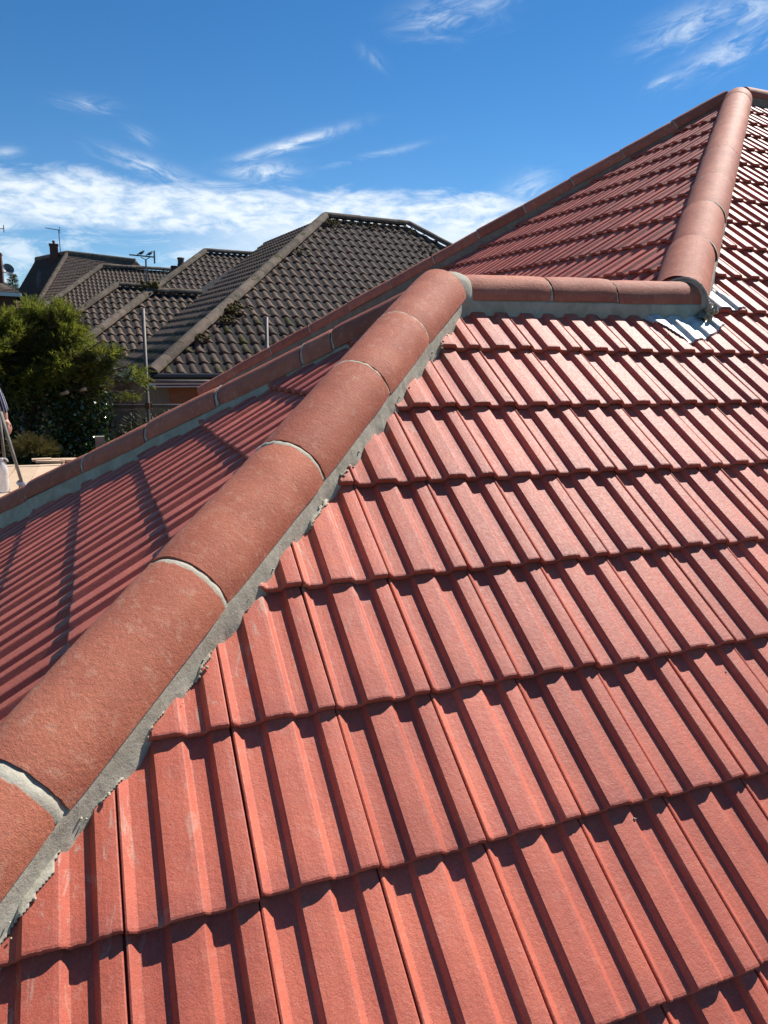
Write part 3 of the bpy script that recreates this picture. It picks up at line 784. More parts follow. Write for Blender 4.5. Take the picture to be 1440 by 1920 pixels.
def old_bungalow(name, label, E, phi, pitch, s, Lr, wing, ground, tile_parts=True, wall='brick', capR=0.112, moss=False, nside=14):
    """hipped block with its eave corner at E; wing = (ridge y, ridge left x)"""
    E = V3(E); U = V3((math.cos(phi), -math.sin(phi), 0)); Vv = V3((math.sin(phi), math.cos(phi), 0)); t = math.tan(pitch)
    hw = Matrix(((U.x, Vv.x, 0, E.x), (U.y, Vv.y, 0, E.y), (0, 0, 1, E.z), (0, 0, 0, 1)))
    r = root(name, label, 'house', (E.x + 3 * U.x, E.y + 3 * U.y, ground), 'hipped bungalows along the street')
    cp, sp = math.cos(pitch), math.sin(pitch)
    P = lambda x, y, z: hw @ V3((x, y, z))
    def pl(p, q, ins):
        a, b, c = P(*p, 0), P(*q, 0), P(*ins, 0); return vplane(a, b, c)
    A_, B_ = (s, s), (s + Lr, s)
    fr = hw @ frame((0, 0, 0), (1, 0, 0), (0, cp, sp))
    far = s + Lr + s
    hipL = pl((0, 0), (1, 1), (3, 0)); hipR = pl((far, 0), (far - 1, 1), (2, 0)); rid = pl((0, s), (1, s), (1, 0))
    me = lambda vi, d: PANM if moss and (vi % 3 == 0) else PAN
    nr = int(s / cp / PG) + 1
    items = lay(fr, PW, PG, 0.36, range(-1, int(far / PW) + 1), range(0, nr), [hipL, hipR, rid], False, me, 0.004, 3, 0.03)
    # the side slope seen along its courses
    fs_ = hw @ frame((0, 0, 0), (0, -1, 0), (cp, 0, sp))
    dep = 2 * s + 3
    sideP = [pl((0, 0), (1, 1), (0, 3)), pl((s, s), (s, s + 1), (0, 1))]
    if wing:
        yw, xw, xJ = wing
        sideP.append(pl((xJ, yw), (xJ - 1, yw - 1), (xJ + 1, yw - 1.0 + 0.0)))
    side = lay(fs_, PW, PG, 0.36, range(-int(nside / PW), 1), range(0, nr), sideP, False, me, 0.004, 4, 0.03)
    if wing:
        zw = t * xJ; y_e = yw - zw / t                      # wing eave level with the main eave
        fw = hw @ frame((0, y_e, 0), (1, 0, 0), (0, cp, sp))
        wl = pl((xw, yw), (xw - 1, yw - 1), (xw + 1, yw - 1)); wv = pl((xJ, yw), (xJ - 1, yw - 1), (xJ - 2, yw - 1)); wr = pl((0, yw), (1, yw), (0, yw - 1))
        items += lay(fw, PW, PG, 0.36, range(int((xw - zw / t) / PW) - 2, int(xJ / PW) + 2), range(0, nr), [wl, wv, wr], False, me, 0.004, 5, 0.03)
    if tile_parts:
        place_tiles(items + side, 'pantile', r, M['pantile'])
    else:
        o = obj('pantile', join_meshes(items + side, 'pantile', M['pantile']), r); o['kind'] = 'stuff'
    # boards below the tiles
    z = lambda zz: zz - 0.06
    quads = [[(0, 0, 0), (far, 0, 0), (s + Lr, s, t * s), (s, s, t * s)], [(0, 0, 0), (s, s, t * s), (s, s + 3, t * s), (0, 2 * s + 3, 0)],
             [(far, 0, 0), (far, 2 * s, 0), (s + Lr, s, t * s)], [(s, s, t * s), (s + Lr, s, t * s), (far, 2 * s, 0), (0, 2 * s + 3, 0)]]
    if wing:
        quads += [[(xw - zw / t, y_e, 0), (xJ + 0.2, y_e, 0), (xJ, yw, zw), (xw, yw, zw)], [(xw - zw / t, y_e, 0), (xw, yw, zw), (xw - zw / t, 2 * yw - y_e, 0)], [(xw, yw, zw), (xJ + .4, yw, zw), (xJ, 2 * yw - y_e, 0), (xw - zw / t, 2 * yw - y_e, 0)]]
    bm_ = MB()
    for q in quads:
        i = len(bm_.v); bm_.v += [P(a, b, z(c)) for a, b, c in q]; bm_.f.append(tuple(range(i, i + len(q))))
    bm_.done('roof_underlay', M['felt'], r)
    # ridge and hip caps
    def caps(p, q, R=capR, L=0.45, nm='ridge_tile'):
        p, q = P(*p), P(*q); d = (q - p); n = max(1, round(d.length / L)); d.normalize(); st = (q - p).length / n
        rr = random.Random(int(p.x * 100))
        for i in range(n):
            fm = hip_frame(p + d * (i * st + 0.004) + V3((0, 0, -0.02 + rr.gauss(0, 0.003))), d) @ Matrix.Rotation(rr.gauss(0.008, 0.006), 4, 'X')
            obj(nm, cap_mesh(st - 0.004, int(p.x * 31) + i, R, 0.02, 12, 3, M['old_cap'], nm), r, fm)
    caps((0, 0, 0), (s, s, t * s), nm='hip_tile'); caps((s, s, t * s), (s + Lr, s, t * s)); caps((far, 0, 0), (s + Lr, s, t * s), nm='hip_tile')
    if wing:
        caps((xw - zw / t, y_e, 0), (xw, yw, zw), nm='hip_tile'); caps((xw, yw, zw), (xJ, yw, zw))
    # walls, fascia, gutter
    ov = 0.3; wb = MB()
    def wbox(x0, x1, y0, y1, z0, z1_):
        c = P((x0 + x1) / 2, (y0 + y1) / 2, (z0 + z1_) / 2); wb.box(c, U * (x1 - x0) / 2, Vv * (y1 - y0) / 2, V3((0, 0, (z1_ - z0) / 2)))
    wbox(ov, far - ov, ov, 2 * s - ov, ground - E.z, -0.14)
    if wing: wbox(xw - zw / t + ov, xJ, y_e + ov, 2 * yw - y_e - ov, ground - E.z, -0.14)
    wm = wb.me('wall', M[wall]); box_uv(wm); obj('wall', wm, r)
    def edge(p, q, zoff, hh, tt, nm, mat):
        a, b = P(p[0], p[1], zoff), P(q[0], q[1], zoff); d = (b - a); mb = MB(); o_ = V3((-d.y, d.x, 0)).normalized()
        mb.box((a + b) / 2, d / 2, o_ * tt / 2, V3((0, 0, hh / 2))); mb.done(nm, mat, r)
    def gut(p, q, nm='gutter'):
        a, b = P(p[0], p[1], -0.075), P(q[0], q[1], -0.075); mb = MB(); mb.tube([a, b], 0.055, 8); mb.done(nm, M['black'], r)
    edge((0, 0.03), (far, 0.03), -0.17, 0.07, 0.02, 'fascia', M['white']); gut((0, -0.05), (far, -0.05))
    edge((0.03, 0), (0.03, 2 * s), -0.15, 0.16, 0.02, 'fascia', M['white']); gut((-0.05, 0), (-0.05, 2 * s))
    edge((0.0, ov / 2), (far, ov / 2), -0.235, 0.02, ov, 'soffit', M['white'])
    return r, P, t

PH = math.radians(-5.0); PT = math.radians(35.37)
n1, P1f, tN = old_bungalow('old_bungalow', 'nearest old brown pantiled bungalow with mossy hip, just beyond the red roof', (0.843, 11.368, 0.452), PH, PT, 4.916, 2.22, (7.349, 1.243, 2.473), -2.25, moss=True)
n2, P2f, _ = old_bungalow('old_bungalow', 'second brown pantiled bungalow, mostly hidden behind the nearest one', (-0.234, 21.056, 0.977), PH, PT, 4.4, 1.79, (3.3, 1.336, 2.483), -1.6)
n3, P3f, _ = old_bungalow('old_bungalow', 'third bungalow with finely ridged grey brown roof and long level ridge', (-2.56, 37.8, 2.2), PH, math.radians(38), 3.5, 3.47, None, -0.2, tile_parts=False, capR=0.15)
# moss on the nearest roof
mb = MB(); rs = random.Random(5)
def moss_at(x, y, zoff, n, spread, r0):
    for i in range(n * 2):
        px, py = x + rs.gauss(0, spread), y + rs.gauss(0, spread * 0.5)
        mb.blob(P1f(px, py, tN * min(py, px) + zoff + rs.uniform(-0.02, 0.03)), rs.uniform(0.4, 1) * r0 * 0.55, (1.3, 1.3, 0.7), i, 0.9, 7, 5)
moss_at(1.75, 1.50, 0.06, 46, 0.13, 0.055); moss_at(0.95, 0.75, 0.04, 30, 0.12, 0.05); moss_at(1.55, 1.25, 0.02, 16, 0.1, 0.045); moss_at(3.7, 3.45, 0.02, 12, 0.1, 0.04); moss_at(4.9, 4.65, 0.03, 30, 0.18, 0.045)
for x in (5.2, 5.5, 5.9, 6.1, 6.5, 6.9, 7.2): moss_at(x, 4.68, 0.01, 9, 0.13, 0.035)
for x in (7.3, 7.7, 7.9, 8.3): moss_at(x, 4.0 - (x - 7.3) * 0.6, 0.0, 12, 0.2, 0.04)
o = mb.done('moss', M['moss'], n1, True); o['kind'] = 'stuff'
mb = MB(); 
for i in range(50):
    c = P1f(1.25 + rs.gauss(0, 0.1), 7.35 + rs.gauss(0, 0.08), 1.756 + rs.uniform(0.06, 0.2)); mb.blob(c, rs.uniform(0.02, 0.05), (1, 1, 1.2), i, 0.6, 7, 5)
o = mb.done('moss', M['moss'], n1, True); o['kind'] = 'stuff'
# chimney with pot behind the nearest roof
mb = MB(); mb.box((2.72, 24.99, 2.9), (0.20, 0, 0), (0, 0.2, 0), (0, 0, 0.55)); mm = mb.me('chimney', M['dark_brick']); box_uv(mm); ch = obj('chimney', mm, n2)
mb = MB(); mb.lathe((2.84, 24.95, 3.45), [(0.10, 0), (0.12, 0.05), (0.10, 0.1), (0.10, 0.22), (0.13, 0.25), (0.10, 0.28)], 12); mb.done('chimney_pot', M['pot'], ch)

# plain tiled house at the far end of the row
h4 = root('gabled_house', 'far house with steep plain brown tile roof and dark chimney, left of centre skyline', 'house', (0, 44.0, 0.9))
P0_ = V3((-1.03, 44.6, 5.82)); P1_ = V3((2.45, 43.6, 5.50)); Q_ = V3((-2.75, 46.9, 5.62)); 
EL = V3((-2.60, 41.6, 2.9)); ER = V3((4.6, 41.0, 2.9)); QL = V3((-4.35, 46.4, 2.9)); BR = V3((4.6, 49, 2.9)); BL = V3((-4.0, 50.5, 2.9))
def slab(name, pts, mat, par, th=0.12):
    pts = [V3(p) for p in pts]; n = (pts[1] - pts[0]).cross(pts[2] - pts[0]).normalized(); n = n if n.z > 0 else -n
    k = len(pts); vs = pts + [p - n * th for p in pts]; fs = [tuple(range(k)), tuple(range(2 * k - 1, k - 1, -1))] + [(i, i + k, (i + 1) % k + k, (i + 1) % k) for i in range(k)]
    return obj(name, mesh(name, vs, fs, mat), par)
def plain_courses(name, a, b, c, d, par, rows, colsn, mat):
    """plain tiles as one stepped sheet between ridge a-b and eave d-c"""
    mb = MB(); n = (V3(b) - V3(a)).cross(V3(d) - V3(a)).normalized(); n = n if n.z > 0 else -n
    for r_ in range(rows):
        f0, f1 = r_ / rows, (r_ + 1) / rows
        a0, b0 = V3(a).lerp(V3(d), f0), V3(b).lerp(V3(c), f0); a1, b1 = V3(a).lerp(V3(d), f1), V3(b).lerp(V3(c), f1)
        for k in range(colsn):
            g0, g1 = (k + 0.05) / colsn, (k + 0.95) / colsn; l = random.uniform(0.0, 0.012)
            p0, p1, p2, p3 = a0.lerp(b0, g0) + n * 0.012, a0.lerp(b0, g1) + n * 0.012, a1.lerp(b1, g1) + n * (0.035 + l), a1.lerp(b1, g0) + n * (0.035 + l)
            mb.quad(p3, p2, p1, p0); mb.quad(p3 - n * 0.03, p2 - n * 0.03, p2, p3)
    o = mb.done(name, mat, par); o['kind'] = 'stuff'
slab('roof', [P0_, P1_, ER, EL], M['plain_roof'], h4); slab('roof', [P0_, EL, QL, Q_], M['plain_roof'], h4)
slab('roof', [P1_, BR, ER], M['plain_roof'], h4); slab('roof', [P0_, Q_, BL, BR, P1_], M['plain_roof'], h4)
plain_courses('plain_tiles', P0_, P1_, ER, EL, h4, 34, 34, M['plain_roof']); plain_courses('plain_tiles', Q_, P0_, EL, QL, h4, 34, 26, M['plain_roof'])
def cap_line(p, q, par, R=0.13, nm='ridge_tile'):
    p, q = V3(p), V3(q); d = (q - p); n = max(1, round(d.length / 0.45)); st = d.length / n; d.normalize()
    mb = MB()
    for i in range(n): mb.tube([p + d * (i * st), p + d * (i * st + st - 0.01)], [R, R * 0.96], 10)
    mb.done(nm, M['old_cap'], par)
cap_line(P0_, P1_, h4); cap_line(EL, P0_, h4, nm='hip_tile'); cap_line(Q_, P0_, h4)
cap_line(V3((-2.35, 42.9, 2.95)), V3((-1.66, 45.0, 5.3)), h4, 0.07, 'hip_tile')
mb = MB(); mb.bx(-2.3, 4.3, 42.0, 48.6, 0.9, 2.95); mb.bx(-3.9, -2.0, 46.0, 49.6, 0.9, 2.95); mb.done('wall', M['render'], h4)
for x in (-1.95, -1.2):
    mb = MB(); mb.bx(x - 0.3, x + 0.3, 41.94, 42.0, 1.5, 2.6); f = mb.done('window', M['white'], h4)
    mb = MB(); mb.bx(x - 0.25, x + 0.25, 41.92, 41.945, 1.56, 2.54); mb.done('pane', M['glass'], f)
mb = MB(); mb.box((-1.73, 45.1, 5.55), (0.21, 0, 0), (0, 0.21, 0), (0, 0, 0.72)); mb.box((-1.73, 45.1, 6.24), (0.24, 0, 0), (0, 0.24, 0), (0, 0, 0.05))
mm = mb.me('chimney', M['dark_brick']); box_uv(mm); ch = obj('chimney', mm, h4)
mb = MB(); mb.lathe((-1.72, 45.1, 6.28), [(0.07, 0), (0.06, 0.10), (0.10, 0.12), (0.05, 0.20)], 10); mb.done('chimney_pot', M['pot'], ch)

# brick house cut by the left edge of the view
h5 = root('brick_house', 'far dark red brick house with white gutter at the left edge, dark chimney above', 'house', (-6.0, 41.0, 0.7))
slab('roof', [(-6.0, 43.0, 4.75), (-4.35, 41.9, 4.13), (-3.17, 39.8, 3.30), (-6.6, 40.0, 3.36)], M['plain_roof'], h5)
slab('roof', [(-6.0, 43.0, 4.75), (-4.35, 41.9, 4.13), (-3.17, 39.8, 3.30), (-3.4, 45.5, 3.3), (-6.2, 46, 3.36)], M['plain_roof'], h5, 0.05)
plain_courses('plain_tiles', (-6.0, 43.0, 4.75), (-4.35, 41.9, 4.13), (-3.17, 39.8, 3.30), (-6.6, 40.0, 3.36), h5, 12, 18, M['plain_roof'])
mb = MB(); mb.box((-4.9, 39.85, 3.24), (1.75, -0.08, -0.03), (0, 0.06, 0), (0, 0, 0.085)); mb.done('gutter', M['white'], h5)
mb = MB(); mb.bx(-6.4, -3.45, 40.3, 45.0, 0.7, 3.3); mm = mb.me('wall', M['dark_brick']); box_uv(mm); obj('wall', mm, h5)
mb = MB(); mb.box((-4.34, 41.3, 4.2), (0.34, 0, 0), (0, 0.3, 0), (0, 0, 1.02)); mb.box((-4.34, 41.3, 5.2), (0.36, 0, 0), (0, 0.32, 0), (0, 0, 0.05))
mm = mb.me('chimney', M['dark_brick']); box_uv(mm); obj('chimney', mm, h5)

# aerials, dish, birds
def aerial(name, label, base, top, boom0, boom1, rods, rl, extra=None):
    r = root(name, label, 'aerial', base)
    mb = MB(); mb.tube([base, top], 0.022, 6); mb.done('mast', M['dark_metal'], r)
    mb = MB(); mb.tube([boom0, boom1], 0.018, 6); mb.done('boom', M['dark_metal'], r)
    b0, b1 = V3(boom0), V3(boom1)
    mb = MB()
    for i in range(rods):
        c = b0.lerp(b1, (i + 0.5) / rods); l = rl * (0.6 + 0.4 * i / rods); mb.tube([c - V3((0.4 * l, -0.9 * l, 0)), c + V3((0.4 * l, -0.9 * l, 0))], 0.008, 4)
    mb.done('element', M['dark_metal'], r)
    mb = MB(); mb.box(b1, (0.012, 0, 0), (0, 0.12, 0), (0, 0, 0.16)); mb.done('reflector', M['dark_metal'], r)
    return r
aerial('tv_aerial', 'slim aerial on a tall mast beside the chimney of the plain tiled house', (-1.40, 45.0, 5.2), (-1.42, 45.0, 7.05), (-2.1, 45.2, 7.12), (-1.36, 45.0, 7.02), 7, 0.14)
aerial('tv_aerial', 'aerial standing on the dark chimney at the left edge', (-4.12, 41.3, 5.2), (-4.2, 41.35, 6.42), (-4.9, 41.5, 6.42), (-3.78, 41.25, 6.40), 7, 0.16)
a3 = aerial('tv_aerial', 'wide aerial with two birds perched on it above the third roof', (1.46, 20.97, 2.2), (1.478, 21.02, 3.18), (1.06, 21.17, 3.30), (1.70, 20.93, 3.25), 8, 0.07)
mb = MB(); mb.tube([(1.36, 21.07, 3.24), (1.478, 21.02, 3.18), (1.58, 20.98, 3.24)], 0.012, 6); mb.done('bracket', M['dark_metal'], a3)
def bird(label, p, yaw):
    fr = Matrix.Translation(p) @ Matrix.Rotation(yaw, 4, 'Z')
    mb = MB(); pts = [(-0.11, 0, -0.02), (-0.06, 0, 0.01), (0.0, 0, 0.035), (0.05, 0, 0.06), (0.075, 0, 0.09), (0.095, 0, 0.10), (0.118, 0, 0.095)]
    mb.tube([fr @ V3(q) for q in pts], [0.006, 0.016, 0.036, 0.034, 0.022, 0.02, 0.003], 8); mb.tube([fr @ V3((0.01, 0.012, 0.01)), fr @ V3((0.01, 0.012, -0.03))], 0.004, 4); mb.tube([fr @ V3((0.01, -0.012, 0.01)), fr @ V3((0.01, -0.012, -0.03))], 0.004, 4)
    o = mb.done('bird', M['bird'], None, True); tag(o, label, 'bird', 'birds on the aerial')
bird('left one of two dark birds perched on the wide aerial', (1.357, 21.08, 3.315), 0.3); bird('right one of two dark birds perched on the wide aerial', (1.574, 20.99, 3.30), 0.5)
r = root('satellite_dish', 'round grey satellite dish on the side of the dark chimney', 'satellite dish', (-3.76, 41.0, 4.42))
mb = MB(); mb.lathe((-3.72, 40.9, 4.48), [(0.005, -0.07), (0.12, -0.055), (0.20, -0.02), (0.27, 0.03), (0.275, 0.036), (0.26, 0.035), (0.19, -0.01), (0.1, -0.045), (0.005, -0.055)], 20, (0.3, -0.9, 0.35)); mb.done('dish', M['dish'], r, True)
mb = MB(); mb.tube([(-4.0, 41.1, 4.3), (-3.76, 41.0, 4.4), (-3.62, 40.55, 4.55)], 0.02, 6); mb.done('arm', M['dark_metal'], r)

# ------------------------------------------------------------------ garden
def leaf_quads(vs, fs, c, d, l, w, rs, fold=0.3):
    d = d.normalized(); a = d.orthogonal().normalized(); a.rotate(Matrix.Rotation(rs.uniform(0, 2 * PI), 3, d)); up = d.cross(a)
    i = len(vs); vs += [c, c + d * l * 0.45 + a * w / 2 + up * w * fold, c + d * l, c + d * l * 0.45 - a * w / 2 + up * w * fold]; fs.append((i, i + 1, i + 2, i + 3))
def spray(vs, fs, c, d, rs, size):
    """one feathery cypress spray: a curved rib with short scales to both sides"""
    d = d.normalized(); side = d.orthogonal().normalized(); side.rotate(Matrix.Rotation(rs.uniform(0, 2 * PI), 3, d))
    n = 6
    for k in range(n):
        t = k / (n - 1); p = c + d * size * t - V3((0, 0, 1)) * size * 0.22 * t * t
        for sg in (-1, 1):
            dd = (d * 0.75 + side * sg * 0.75 * (1 - 0.5 * t) + V3((rs.gauss(0, 0.2), rs.gauss(0, 0.2), rs.gauss(0, 0.2)))).normalized()
            l = size * (0.55 - 0.3 * t) * rs.uniform(0.7, 1.2); w = size * 0.075
            nn = dd.cross(d).normalized() if dd.cross(d).length > 0.01 else side
            e = nn.cross(dd).normalized() * w
            i = len(vs); vs.extend([p - e * 0.5, p + e * 0.5, p + dd * l]); fs.append((i, i + 1, i + 2))
    e = side * size * 0.04; i = len(vs); vs.extend([c - e, c + e, c + d * size * 1.1 - V3((0, 0, 1)) * size * 0.22]); fs.append((i, i + 1, i + 2))

GT = gheight(-0.8, 9.5)
tree = root('conifer_tree', 'golden green cypress tree with lopped branches in front of the brown bungalows', 'tree', (-0.85, 9.9, GT))
rs = random.Random(77)
mb = MB()
mb.tube([(-0.85, 9.9, GT), (-0.83, 9.9, -1.2), (-0.8, 9.88, 0.0), (-0.72, 9.85, 0.6), (-0.68, 9.85, 1.0)], [0.17, 0.14, 0.11, 0.07, 0.02], 10)
mb.done('trunk', M['bark'], tree, True)
limbs = []
def limb(p, q, r0, n=5, sag=0.1):
    p, q = V3(p), V3(q); pts = []
    for k in range(n + 1):
        t = k / n; pts.append(p.lerp(q, t) + V3((rs.gauss(0, 0.02), rs.gauss(0, 0.02), -sag * math.sin(PI * t) + rs.gauss(0, 0.015))))
    limbs.append((pts, r0)); return pts
mb = MB()
for q, r0 in (((0.42, 9.25, 0.60), 0.035), ((0.30, 9.3, 0.53), 0.025), ((0.18, 9.35, 0.47), 0.018), ((0.55, 9.2, 0.42), 0.02), ((0.45, 9.25, 0.33), 0.02), ((0.1, 9.2, 0.9), 0.03), ((-1.7, 9.6, 0.9), 0.03), ((-1.2, 9.2, 0.7), 0.03), ((-0.35, 9.5, 0.25), 0.03), ((-0.2, 9.5, 0.1), 0.02), ((-0.35, 9.6, 0.95), 0.02), ((-1.2, 9.7, 0.9), 0.03), ((0.5, 9.35, 0.02), 0.012)):
    pts = limb((-0.8, 9.88, rs.uniform(0.1, 0.5) if q[2] < 0.75 else rs.uniform(0.4, 0.9)), q, r0); mb.tube(pts, [r0 * (1 - 0.75 * k / (len(pts) - 1)) for k in range(len(pts))], 7)
for i in range(40):
    p = V3((rs.uniform(-0.45, 0.5), rs.uniform(9.2, 9.5), rs.uniform(0.18, 0.5))); mb.tube([p, p + V3((rs.uniform(-0.25, 0.25), rs.uniform(-0.1, 0.1), rs.uniform(-0.08, 0.1)))], [0.005, 0.002], 4)
mb.done('limb', M['bark'], tree, True)
mb = MB()
for p in ((-0.13, 9.14, 0.30), (-0.34, 9.14, 0.26)):
    mb.lathe(p, [(0.022, -0.3), (0.024, 0.0), (0.001, 0.003)], 9, (0.35, -0.9, 0.15))
mb.done('cut_branch_end', M['cutwood'], tree)
# crown: clumps of sprays on the outside, dull ones within
def crown_r(p):
    return noise.noise(p * 2.3 + V3((3, 1, 4)))
BL = [((-0.62, 9.75, 0.70), (0.46, 0.42, 0.44), 1.0), ((-1.15, 9.7, 0.58), (0.55, 0.42, 0.42), 0.8), ((-1.75, 9.6, 0.5), (0.5, 0.45, 0.5), 0.5), ((-0.34, 9.6, 0.50), (0.20, 0.3, 0.33), 0.32), ((0.14, 9.35, 0.68), (0.22, 0.14, 0.05), 0.09), ((-0.04, 9.4, 0.58), (0.13, 0.15, 0.12), 0.08), ((-0.38, 9.7, 1.06), (0.17, 0.25, 0.20), 0.2), ((-0.66, 9.8, 1.14), (0.17, 0.22, 0.12), 0.14), ((-1.05, 9.7, 0.98), (0.16, 0.2, 0.14), 0.12), ((0.42, 9.25, 0.45), (0.10, 0.08, 0.035), 0.03)]
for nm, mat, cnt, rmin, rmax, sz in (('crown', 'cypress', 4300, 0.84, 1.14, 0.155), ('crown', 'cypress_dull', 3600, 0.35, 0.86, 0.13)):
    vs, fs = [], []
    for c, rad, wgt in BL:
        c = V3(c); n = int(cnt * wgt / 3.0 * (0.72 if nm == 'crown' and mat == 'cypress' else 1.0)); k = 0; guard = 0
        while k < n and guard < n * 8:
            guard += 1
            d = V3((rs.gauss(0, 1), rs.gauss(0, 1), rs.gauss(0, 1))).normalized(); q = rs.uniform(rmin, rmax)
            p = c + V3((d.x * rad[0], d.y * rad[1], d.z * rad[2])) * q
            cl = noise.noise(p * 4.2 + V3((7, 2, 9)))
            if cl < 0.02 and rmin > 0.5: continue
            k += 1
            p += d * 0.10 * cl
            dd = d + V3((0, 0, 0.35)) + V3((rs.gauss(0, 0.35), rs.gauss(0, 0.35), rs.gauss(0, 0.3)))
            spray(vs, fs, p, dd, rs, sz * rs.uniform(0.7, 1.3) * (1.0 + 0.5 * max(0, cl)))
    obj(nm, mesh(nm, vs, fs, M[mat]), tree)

# ivy swallowing the lower part
ivy = root('ivy_thicket', 'dark glossy ivy thicket under the cypress, behind the scaffold boards', 'ivy', (-0.8, 9.3, gheight(-0.8, 9.3)))
vs, fs = [], []; rs = random.Random(15)
IB = [((-0.75, 9.55, -0.15), (0.85, 0.4, 0.65), 1.0), ((-0.2, 9.5, 0.05), (0.42, 0.3, 0.42), 0.5), ((-1.5, 9.5, -0.1), (0.6, 0.4, 0.7), 0.6), ((-0.45, 9.4, -0.65), (0.62, 0.35, 0.4), 0.6), ((-0.15, 9.45, -0.55), (0.35, 0.3, 0.5), 0.4), ((-1.2, 9.4, -0.8), (0.6, 0.3, 0.5), 0.4)]
for c, rad, wgt in IB:
    c = V3(c)
    for i in range(int(2600 * wgt)):
        d = V3((rs.gauss(0, 1), rs.gauss(0, 1), rs.gauss(0, 1))).normalized(); q = rs.uniform(0.55, 1.05) + 0.15 * noise.noise(d * 3)
        p = c + V3((d.x * rad[0], d.y * rad[1], d.z * rad[2])) * q
        leaf_quads(vs, fs, p, d * 0.4 + V3((rs.gauss(0, 0.5), rs.gauss(0, 0.5) - 0.3, rs.gauss(-0.3, 0.4))), rs.uniform(0.04, 0.085), rs.uniform(0.035, 0.06), rs)
obj('leaves', mesh('leaves', vs, fs, M['ivy']), ivy)
mb = MB()
for i in range(14):
    x = rs.uniform(-1.6, 0.1); p = [V3((x, 9.55, gheight(x, 9.5))), V3((x + rs.gauss(0, 0.1), 9.5, -1.0)), V3((x + rs.gauss(0, 0.2), 9.5, 0.1))]; mb.tube(p, [0.025, 0.018, 0.006], 5)
mb.done('stem', M['bark'], ivy)
# dull core so that the thicket is dense
# shrubs
def shrub(name, label, cat, blobs, mat, n, ls, seed, base):
    r = root(name, label, cat, base); rs = random.Random(seed); vs, fs = [], []
    for c, rad, wgt in blobs:
        for i in range(int(n * wgt)):
            d = V3((rs.gauss(0, 1), rs.gauss(0, 1), rs.gauss(0, 1))).normalized(); q = rs.uniform(0.45, 1.05)
            p = V3(c) + V3((d.x * rad[0], d.y * rad[1], d.z * rad[2])) * q
            leaf_quads(vs, fs, p, d + V3((rs.gauss(0, 0.4), rs.gauss(0, 0.4), rs.gauss(0, 0.4))), rs.uniform(*ls), rs.uniform(*ls) * 0.4, rs)
    obj('leaves', mesh('leaves', vs, fs, M[mat]), r)
    mb = MB()
    for c, rad, wgt in blobs:
        for i in range(7):
            e = V3(c) + V3((rs.uniform(-0.7, 0.7) * rad[0], rs.uniform(-0.7, 0.7) * rad[1], rs.uniform(-0.2, 0.7) * rad[2])); b = V3(base) + V3((rs.gauss(0, 0.08), rs.gauss(0, 0.08), 0))
            mb.tube([b, b.lerp(e, 0.5) + V3((rs.gauss(0, 0.06), 0, 0)), e], [0.016, 0.011, 0.004], 5)
    mb.done('stem', M['bark'], r); return r
shrub('leafy_shrub', 'broad leaved shrub below the scaffold rails, right of the ivy', 'shrub', [((0.72, 10.35, -0.50), (0.45, 0.3, 0.42), 1.0), ((1.15, 10.5, -0.42), (0.35, 0.3, 0.36), 0.6), ((0.40, 10.2, -0.70), (0.4, 0.3, 0.36), 0.6)], 'rhodo', 900, (0.06, 0.12), 3, (0.8, 10.4, gheight(0.8, 10.4)))
# the dead cypress heap at the end of the boards
r = root('cypress_cuttings', 'heap of brownish cypress cuttings at the far end of the scaffold boards', 'cuttings', (-0.75, 8.5, -0.45))
vs, fs = [], []; rs = random.Random(8)
for i in range(520):
    d = V3((rs.gauss(0, 1), rs.gauss(0, 1), abs(rs.gauss(0, 1)))).normalized(); p = V3((-0.76, 8.55, -0.44)) + V3((d.x * 0.27, d.y * 0.22, d.z * 0.22)) * rs.uniform(0.3, 1.0)
    spray(vs, fs, p, d + V3((rs.gauss(0, 0.5), rs.gauss(0, 0.3), 0.3)), rs, rs.uniform(0.06, 0.13))
obj('sprays', mesh('sprays', vs, fs, M['dry']), r)
r = root('cypress_sprig', 'small yellow green cypress sprig beside the scaffold standard', 'foliage', (0.45, 9.7, -0.3))
vs, fs = [], []
for i in range(110):
    p = V3((0.42 + rs.gauss(0, 0.09), 9.6 + rs.gauss(0, 0.06), 0.17 + rs.gauss(0, 0.035))); spray(vs, fs, p, V3((rs.gauss(0, 0.6), rs.gauss(0, 0.5), rs.uniform(-0.2, 0.6))), rs, rs.uniform(0.05, 0.1))
obj('sprays', mesh('sprays', vs, fs, M['cypress']), r)
mb = MB(); mb.tube([(0.05, 9.7, 0.06), (0.3, 9.65, 0.10), (0.45, 9.6, 0.16)], [0.012, 0.008, 0.003], 5); mb.tube([(0.45, 9.7, -2.4), (0.42, 9.68, -1.0), (0.45, 9.65, 0.12)], [0.02, 0.015, 0.006], 5); mb.done('stem', M['bark'], r)
# far conifer in the gap between the two far houses
r = root('conifer_tree', 'tiny dark treetop in the gap between the two farthest roofs', 'tree', (-5.2, 60.0, 1.0))
vs, fs = [], []
for i in range(700):
    z = rs.uniform(1.5, 5.75); rr = 0.75 * (6.0 - z) / 4.0 * rs.uniform(0.4, 1); a = rs.uniform(0, 2 * PI); spray(vs, fs, V3((-5.2 + rr * math.cos(a), 60 + rr * math.sin(a), z)), V3((math.cos(a), math.sin(a), 0.5)), rs, 0.3)
obj('crown', mesh('crown', vs, fs, M['cypress_dull']), r)
mb = MB(); mb.tube([(-5.2, 60, 1.0), (-5.2, 60, 5.5)], [0.15, 0.03], 6); mb.done('trunk', M['bark'], r)

